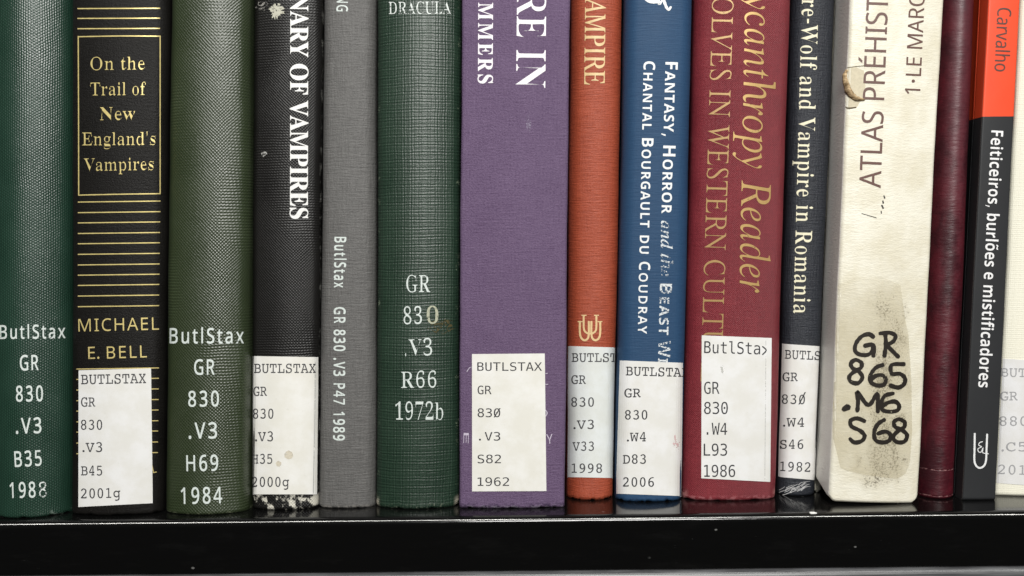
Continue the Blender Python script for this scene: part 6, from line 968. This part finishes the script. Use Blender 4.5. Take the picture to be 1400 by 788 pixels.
# thumbed dirt: a long vertical smear, thickest low down
clump = mm.noise(x * 0.16 + 4.0, y * 0.10, 3, 0.6)
sm = (gx - (clump - 0.5) * 0.7).step(0.62, 0.08) * z.step(3, 12) * z.step(102, 45)
dn = mm.noise(x * 1.3, y * 1.3, 5, 0.85)
dots = (dn + sm * 0.10 + (clump - 0.5) * 0.45).step(0.60, 0.68) * sm.step(0.05, 0.5)
c = mm.mix((sm * n * 0.70 + clump.step(0.5, 0.7) * z.step(130, 60) * 0.12).clamp(), c, (0.38, 0.33, 0.22)); c = mm.mix((dots * 0.85).clamp(), c, (0.07, 0.055, 0.035))
# the flank, under clear plastic: coloured paler to make up for its shade
flank = t.step(-0.975, -1.0)
c = mm.mix(flank * 0.9, c, (0.80, 0.78, 0.74))
mm.color(c); mm.set(rough=0.42 + 0.0, spec=0.4); mm.bump(wrk * 1.4 + g, 0.00010)
cut = lambda t: (0.0026 * max(0.0, (abs(t) - 0.86) / 0.14) ** 1.3 if t > 0 else 0.0020 * max(0.0, (abs(t) - 0.9) / 0.1)) + 0.0011 * (1 - t) / 2
b = Book('cream book with brown title reading upwards, handwritten call number and a tear', (1152, 1289.5), (1128, 1254), 690.5, 0.236, 0.0012, 0.0014, mm.m, 12, ret=0.016, foot=cut)
BR = foil('brown_title_ink', (0.125, 0.062, 0.050), 0.0, 0.5, seed=3)
b.letters('title_lettering', [('sans', 'ATLAS PR\u00c9HISTORIQUE', (1204, 257.5), (1214.5, -4), 29.5, dict(key='ATLAS PR\u00c9HIST', thin=-4)), ('sans', '1\u00b7LE MAROC', (1258, 129.5), (1263.5, 11), 21, dict(key='1\u00b7LE MAR', thin=-3))], BR)
tape = [(1139, 392), (1168, 380), (1205, 378), (1231, 390), (1238, 440), (1242, 458), (1246, 520), (1247, 590), (1244, 632), (1238, 648), (1226, 655), (1185, 650), (1158, 644), (1149, 640), (1139, 600), (1136, 520)]
tp = Mat('yellowed_tape'); px_, _, pz_ = tp.pos(); tn = tp.noise(px_ * 0.1, pz_ * 0.1, 3)
tp.color(tp.mix(tn, (0.50, 0.44, 0.28), (0.66, 0.60, 0.44))); tp.set(rough=0.3, alpha=(tn * 0.50 + 0.08) * pz_.step(92, 66))
b.flat_mesh('tape_patch', [tape], tp.m, b.root, 0.00008)
PEN = foil('black_marker_ink', (0.014, 0.010, 0.007), 0.27, 0.5, seed=12, scale=1.6)
hw = [  # the handwritten call number, stroke by stroke
    [(1194, 461), (1188, 457), (1178, 460), (1170, 470), (1169, 480), (1176, 485), (1187, 485), (1193, 479), (1193, 473)], [(1182, 473), (1194, 472), (1194, 487)],
    [(1210, 456), (1211, 470), (1209, 487)], [(1203, 456), (1216, 455), (1224, 459), (1221, 467), (1211, 472)], [(1211, 471), (1219, 479), (1228, 488)],
    [(1178, 496), (1170, 492), (1163, 497), (1166, 504), (1174, 508), (1179, 516), (1173, 524), (1163, 522), (1161, 515), (1168, 508), (1177, 503), (1178, 496)],
    [(1207, 499), (1197, 503), (1190, 513), (1190, 522), (1198, 527), (1208, 526), (1211, 519), (1206, 513), (1197, 514), (1191, 519)],
    [(1236, 498), (1219, 499), (1219, 511), (1230, 511), (1237, 517), (1236, 525), (1228, 530), (1217, 527)],
    [(1153, 560), (1158, 555), (1160, 558), (1154, 560)],
    [(1172, 562), (1173, 548), (1172, 536), (1187, 554), (1199, 538), (1200, 549), (1200, 563)],
    [(1221, 538), (1210, 541), (1205, 550), (1206, 560), (1216, 563), (1227, 561), (1229, 554), (1223, 549), (1213, 551), (1206, 556)],
    [(1182, 576), (1172, 572), (1163, 575), (1164, 583), (1176, 589), (1182, 596), (1178, 603), (1168, 605), (1162, 600)],
    [(1209, 574), (1200, 580), (1195, 591), (1197, 602), (1207, 605), (1216, 602), (1217, 594), (1210, 590), (1200, 593)],
    [(1237, 577), (1229, 573), (1222, 577), (1224, 584), (1233, 588), (1240, 595), (1236, 604), (1225, 604), (1221, 597), (1228, 589), (1236, 584), (1237, 577)]]
b.strokes('handwritten_lettering', [b.stroke(q, 5.7 if i != 8 else 6.0) for i, q in enumerate(hw)], PEN, b.root, 0.00014)
b.strokes('pen_specks', [b.stroke([(1208.5, 268), (1209.5, 271)], 2), b.stroke([(1207, 275), (1207.5, 278)], 2), b.stroke([(1205.5, 281), (1207.5, 285)], 2.2), b.stroke([(1204.5, 289), (1205, 291.5)], 1.4), b.stroke([(1178, 292), (1188, 295), (1198, 298)], 0.8)], foil('speck_ink', (0.05, 0.045, 0.04), 0.3, 0.6, seed=2))
b.flat_mesh('torn_patch', [[(1150, 100), (1158, 92), (1170, 92), (1181, 97), (1183, 112), (1183, 132), (1176, 139), (1171, 148), (1160, 147), (1152, 138), (1149, 118)]], foil('bare_backing', (0.60, 0.54, 0.40), 0.16, 0.8, seed=5), b.root, 0.00005)
def flap():                                        # the torn edge, curled out from the spine
    pts = [(1157, 95), (1152, 103), (1152.5, 114), (1155.5, 125), (1160, 132), (1168, 137), (1181, 137.5)]
    wid = [2.5, 5, 6.5, 7, 7, 5, 1.5]
    V, F = [], []; nu = 7
    P = []; W = []
    for i in range(len(pts) - 1):
        for k in range(5): u = k / 5; P.append(Vector(pts[i]).lerp(Vector(pts[i + 1]), u)); W.append(wid[i] * (1 - u) + wid[i + 1] * u)
    P.append(Vector(pts[-1])); W.append(wid[-1])
    for i, p in enumerate(P):
        d = (P[min(i + 1, len(P) - 1)] - P[max(i - 1, 0)]).normalized(); n = Vector((d.y, -d.x)); jit = 0.25 * math.sin(i * 1.7) + 0.2 * math.sin(i * 3.1)
        for k in range(nu):
            a = k / (nu - 1); q = p + n * (a * W[i] + jit * a)
            x, z = b.hit(np.array([q.x]), np.array([q.y])); y = b.surf(x, z)
            h = 0.0001 + 0.0011 * math.sin(a * math.pi * 0.8) * (W[i] / 7)
            V.append((x[0] - b.o[0], y[0] - h - b.o[1], z[0]))
    for i in range(len(P) - 1):
        for k in range(nu - 1): F.append((i * nu + k, i * nu + k + 1, (i + 1) * nu + k + 1, (i + 1) * nu + k))
    f = Mat('torn_paper'); x, _, z = f.pos(); f.color(f.mix(f.noise(x * 0.5, z * 1.6, 3, 0.7).step(0.35, 0.7), (0.20, 0.13, 0.06), (0.60, 0.44, 0.25))); f.set(rough=0.7)
    o = link_mesh('torn_flap', V, F, f.m, b.root)
    md = o.modifiers.new('thickness', 'SOLIDIFY'); md.thickness = 0.00025
flap()
TEAR = foil('tear_line_ink', (0.10, 0.075, 0.04), 0.22, 0.7, seed=6)
b.strokes('tear_line', [b.stroke([(1158, 93), (1168, 91.5), (1183, 90)], 0.9), b.stroke([(1161, 132), (1170, 138), (1182, 137)], 2.6, 0.4), b.stroke([(1151, 142), (1158, 148), (1170, 147)], 2.8, 0.5), b.stroke([(1149, 105), (1150, 118), (1154, 131)], 2.2)], TEAR, b.root, 0.0001)

# ------------------------------------------------------------------ 13 dark red leather
m = Mat('dark_red_leather'); x, y = m.uv(); t, z = m.uv('ST')
v = m.voro(x * 1.15 + 0.0, y * 1.9); wr = m.noise(x * 0.35, y * 1.5, 4, 0.65); mo = m.noise(x * 0.09, y * 0.05, 4, 0.65)
pale_mid = (mo * 0.6 + wr * 0.5 + z * 0.0022).step(0.62, 0.95) * t.abs().step(0.9, 0.3)  # paler along the middle of the spine, more so towards the top
c = m.mix(mo.step(0.35, 0.68), (0.030, 0.0025, 0.006), (0.085, 0.006, 0.013)); c = m.mix(pale_mid * 0.42, c, (0.12, 0.042, 0.052))
line = ((z - 11.0) / 0.28).abs().step(1.2, 0.4) + ((z - 1.2) / 0.28).abs().step(1.2, 0.4)
c = m.mix((line * m.noise(x * 0.7, z, 3).step(0.46, 0.58) * 0.55).clamp(), c, (0.40, 0.20, 0.20))
m.color(c); m.set(rough=wr * 0.22 + 0.36, spec=0.5); m.bump(v * 0.12 + wr * 0.9 + m.noise(x * 0.12, y * 0.3, 3) * 2.0 - line * 0.6, 0.00013)
b = Book('narrow dark red leather book with a shiny rounded spine and no lettering', (1288, 1333), (1256.5, 1304), 683.5, 0.230, 0.0046, 0.0022, m.m, 13)

# ------------------------------------------------------------------ 14 charcoal and orange paperback
m = Mat('printed_paper_cover'); x, y = m.uv()
P14 = m; b14 = None
bd = 0.139 * 1000
b = Book('slim charcoal paperback with a bright orange top and white title', (1346, 1394), (1310, 1360), 684.5, 0.226, 0.0002, 0.0005, m.m, 14, ret=0.006, name='paperback_book', wob=0.00004)
zb = b.zmm(1362, 159.5)
nn = m.noise(x * 0.08, y * 0.06, 4, 0.6); gg = m.noise(x * 3, y * 3, 2); du = m.noise(x * 0.9, y * 0.9, 4, 0.7).step(0.66, 0.8)
c = m.mix(y.step(zb - 0.08, zb + 0.08), m.mix(nn, (0.021, 0.022, 0.024), (0.028, 0.029, 0.031)), m.mix(nn, (0.70, 0.062, 0.020), (0.78, 0.084, 0.030)))
t, z = m.uv('ST'); fold = ((t.abs() - 1.0) / 0.012).abs().step(1.0, 0.2)
c = m.mix((fold * gg.step(0.35, 0.6) * 0.35).clamp(), c, (0.30, 0.27, 0.25)); c = m.mix(du * 0.05, c, (0.5, 0.5, 0.5))
m.color(c); m.set(rough=0.42, spec=0.35); m.bump(nn * 2 + gg * 0.4, 0.00003)
b.letters('author_lettering', [('sans', 'Carvalho', (1363.8, 10.5), (1359.5, 97.5), 19, dict(thin=-3))], foil('charcoal_ink', (0.10, 0.045, 0.035), 0.0, 0.5))
b.letters('title_lettering', [('bold', 'Feiticeiros, burl\u00f5es e mistificadores', (1355.3, 178.5), (1337.3, 529.5), 16.3, dict(thin=8))], foil('white_cover_ink', (0.80, 0.80, 0.80), 0.0, 0.5))
b.strokes('emblem', [b.stroke([(1332.5, 593), (1332.2, 615), (1332, 630), (1334.5, 637), (1339.5, 640), (1345, 637), (1347.8, 630), (1348.6, 614), (1349.4, 594)], 2.6),
    b.stroke([(1343, 604), (1339, 605.5), (1338, 609), (1342, 611), (1337, 613.5), (1337.5, 617.5), (1341, 618.3), (1344, 612), (1343.4, 619), (1351, 620.5)], 1.2)], foil('emblem_ink', (0.76, 0.77, 0.77), 0.0, 0.5))

# ------------------------------------------------------------------ 15 cream cloth
m = cloth('cream_dotted_cloth', (0.70, 0.675, 0.55), (0.80, 0.785, 0.68), 0.72, 'weave', 0.6, 0.35, 0.00002, 0.12, 15.0)
b = Book('pale cream cloth book cut off by the right side of the photo', (1396, 1530), (1360, 1490), 679, 0.226, 0.0020, 0.0012, m, 15)
l = b.label([(1370.5, 490.5), (1478, 497), (1470, 668), (1361.5, 660.5)], paper('greyish_label_paper', (0.69, 0.69, 0.70), 5.0))
b.typed(l, 'typewriter', [('BUTLSTAX', 1367.5, 1464, 515, 11.8, 0.02), ('GR', 1367.5, 1391, 547.5, 11.8), ('880', 1366.5, 1404, 582, 11.8), ('.C5', 1369, 1403, 617, 12), ('2015', 1364, 1416, 648, 12, 0.03)], INK_PALE, thin=0)

# ------------------------------------------------------------------ a scrap of paper on the shelf
p = on_shelf(1111.5, 702.8)
V, F = [], []
for i, (a, r) in enumerate(((0, 1.1), (0.9, 0.7), (1.8, 0.55), (2.7, 1.0), (3.6, 0.8), (4.4, 0.45), (5.4, 0.6))):
    for zz in (0.0001, 0.0004 + 0.0002 * (i % 2)): V.append((r * 0.0013 * math.cos(a), r * 0.0013 * math.sin(a) * 0.9, zz))
n = 7
F = [tuple(2 * i + 1 for i in range(n)), tuple(2 * i for i in reversed(range(n)))] + [(2 * i, 2 * ((i + 1) % n), 2 * ((i + 1) % n) + 1, 2 * i + 1) for i in range(n)]
sm_ = Mat('scrap_paper'); sm_.color((0.8, 0.8, 0.78)); sm_.set(rough=0.6)
o = link_mesh('paper_scrap', V, F, sm_.m, None, smooth=False); o.location = p
tag(o, 'tiny white scrap of paper lying on the black shelf below the navy book', 'paper scrap')

for i, bk in enumerate(BOOKS): print('BOOK', i + 1, 'y %.1f mm' % (bk.yf * 1000), 'L %.1f R %.1f w %.1f lean %.2f %.2f' % (bk.L[0] * 1000, bk.R[0] * 1000, (bk.R[0] - bk.L[0]) * 1000, math.degrees(bk.L[1]), math.degrees(bk.R[1])))
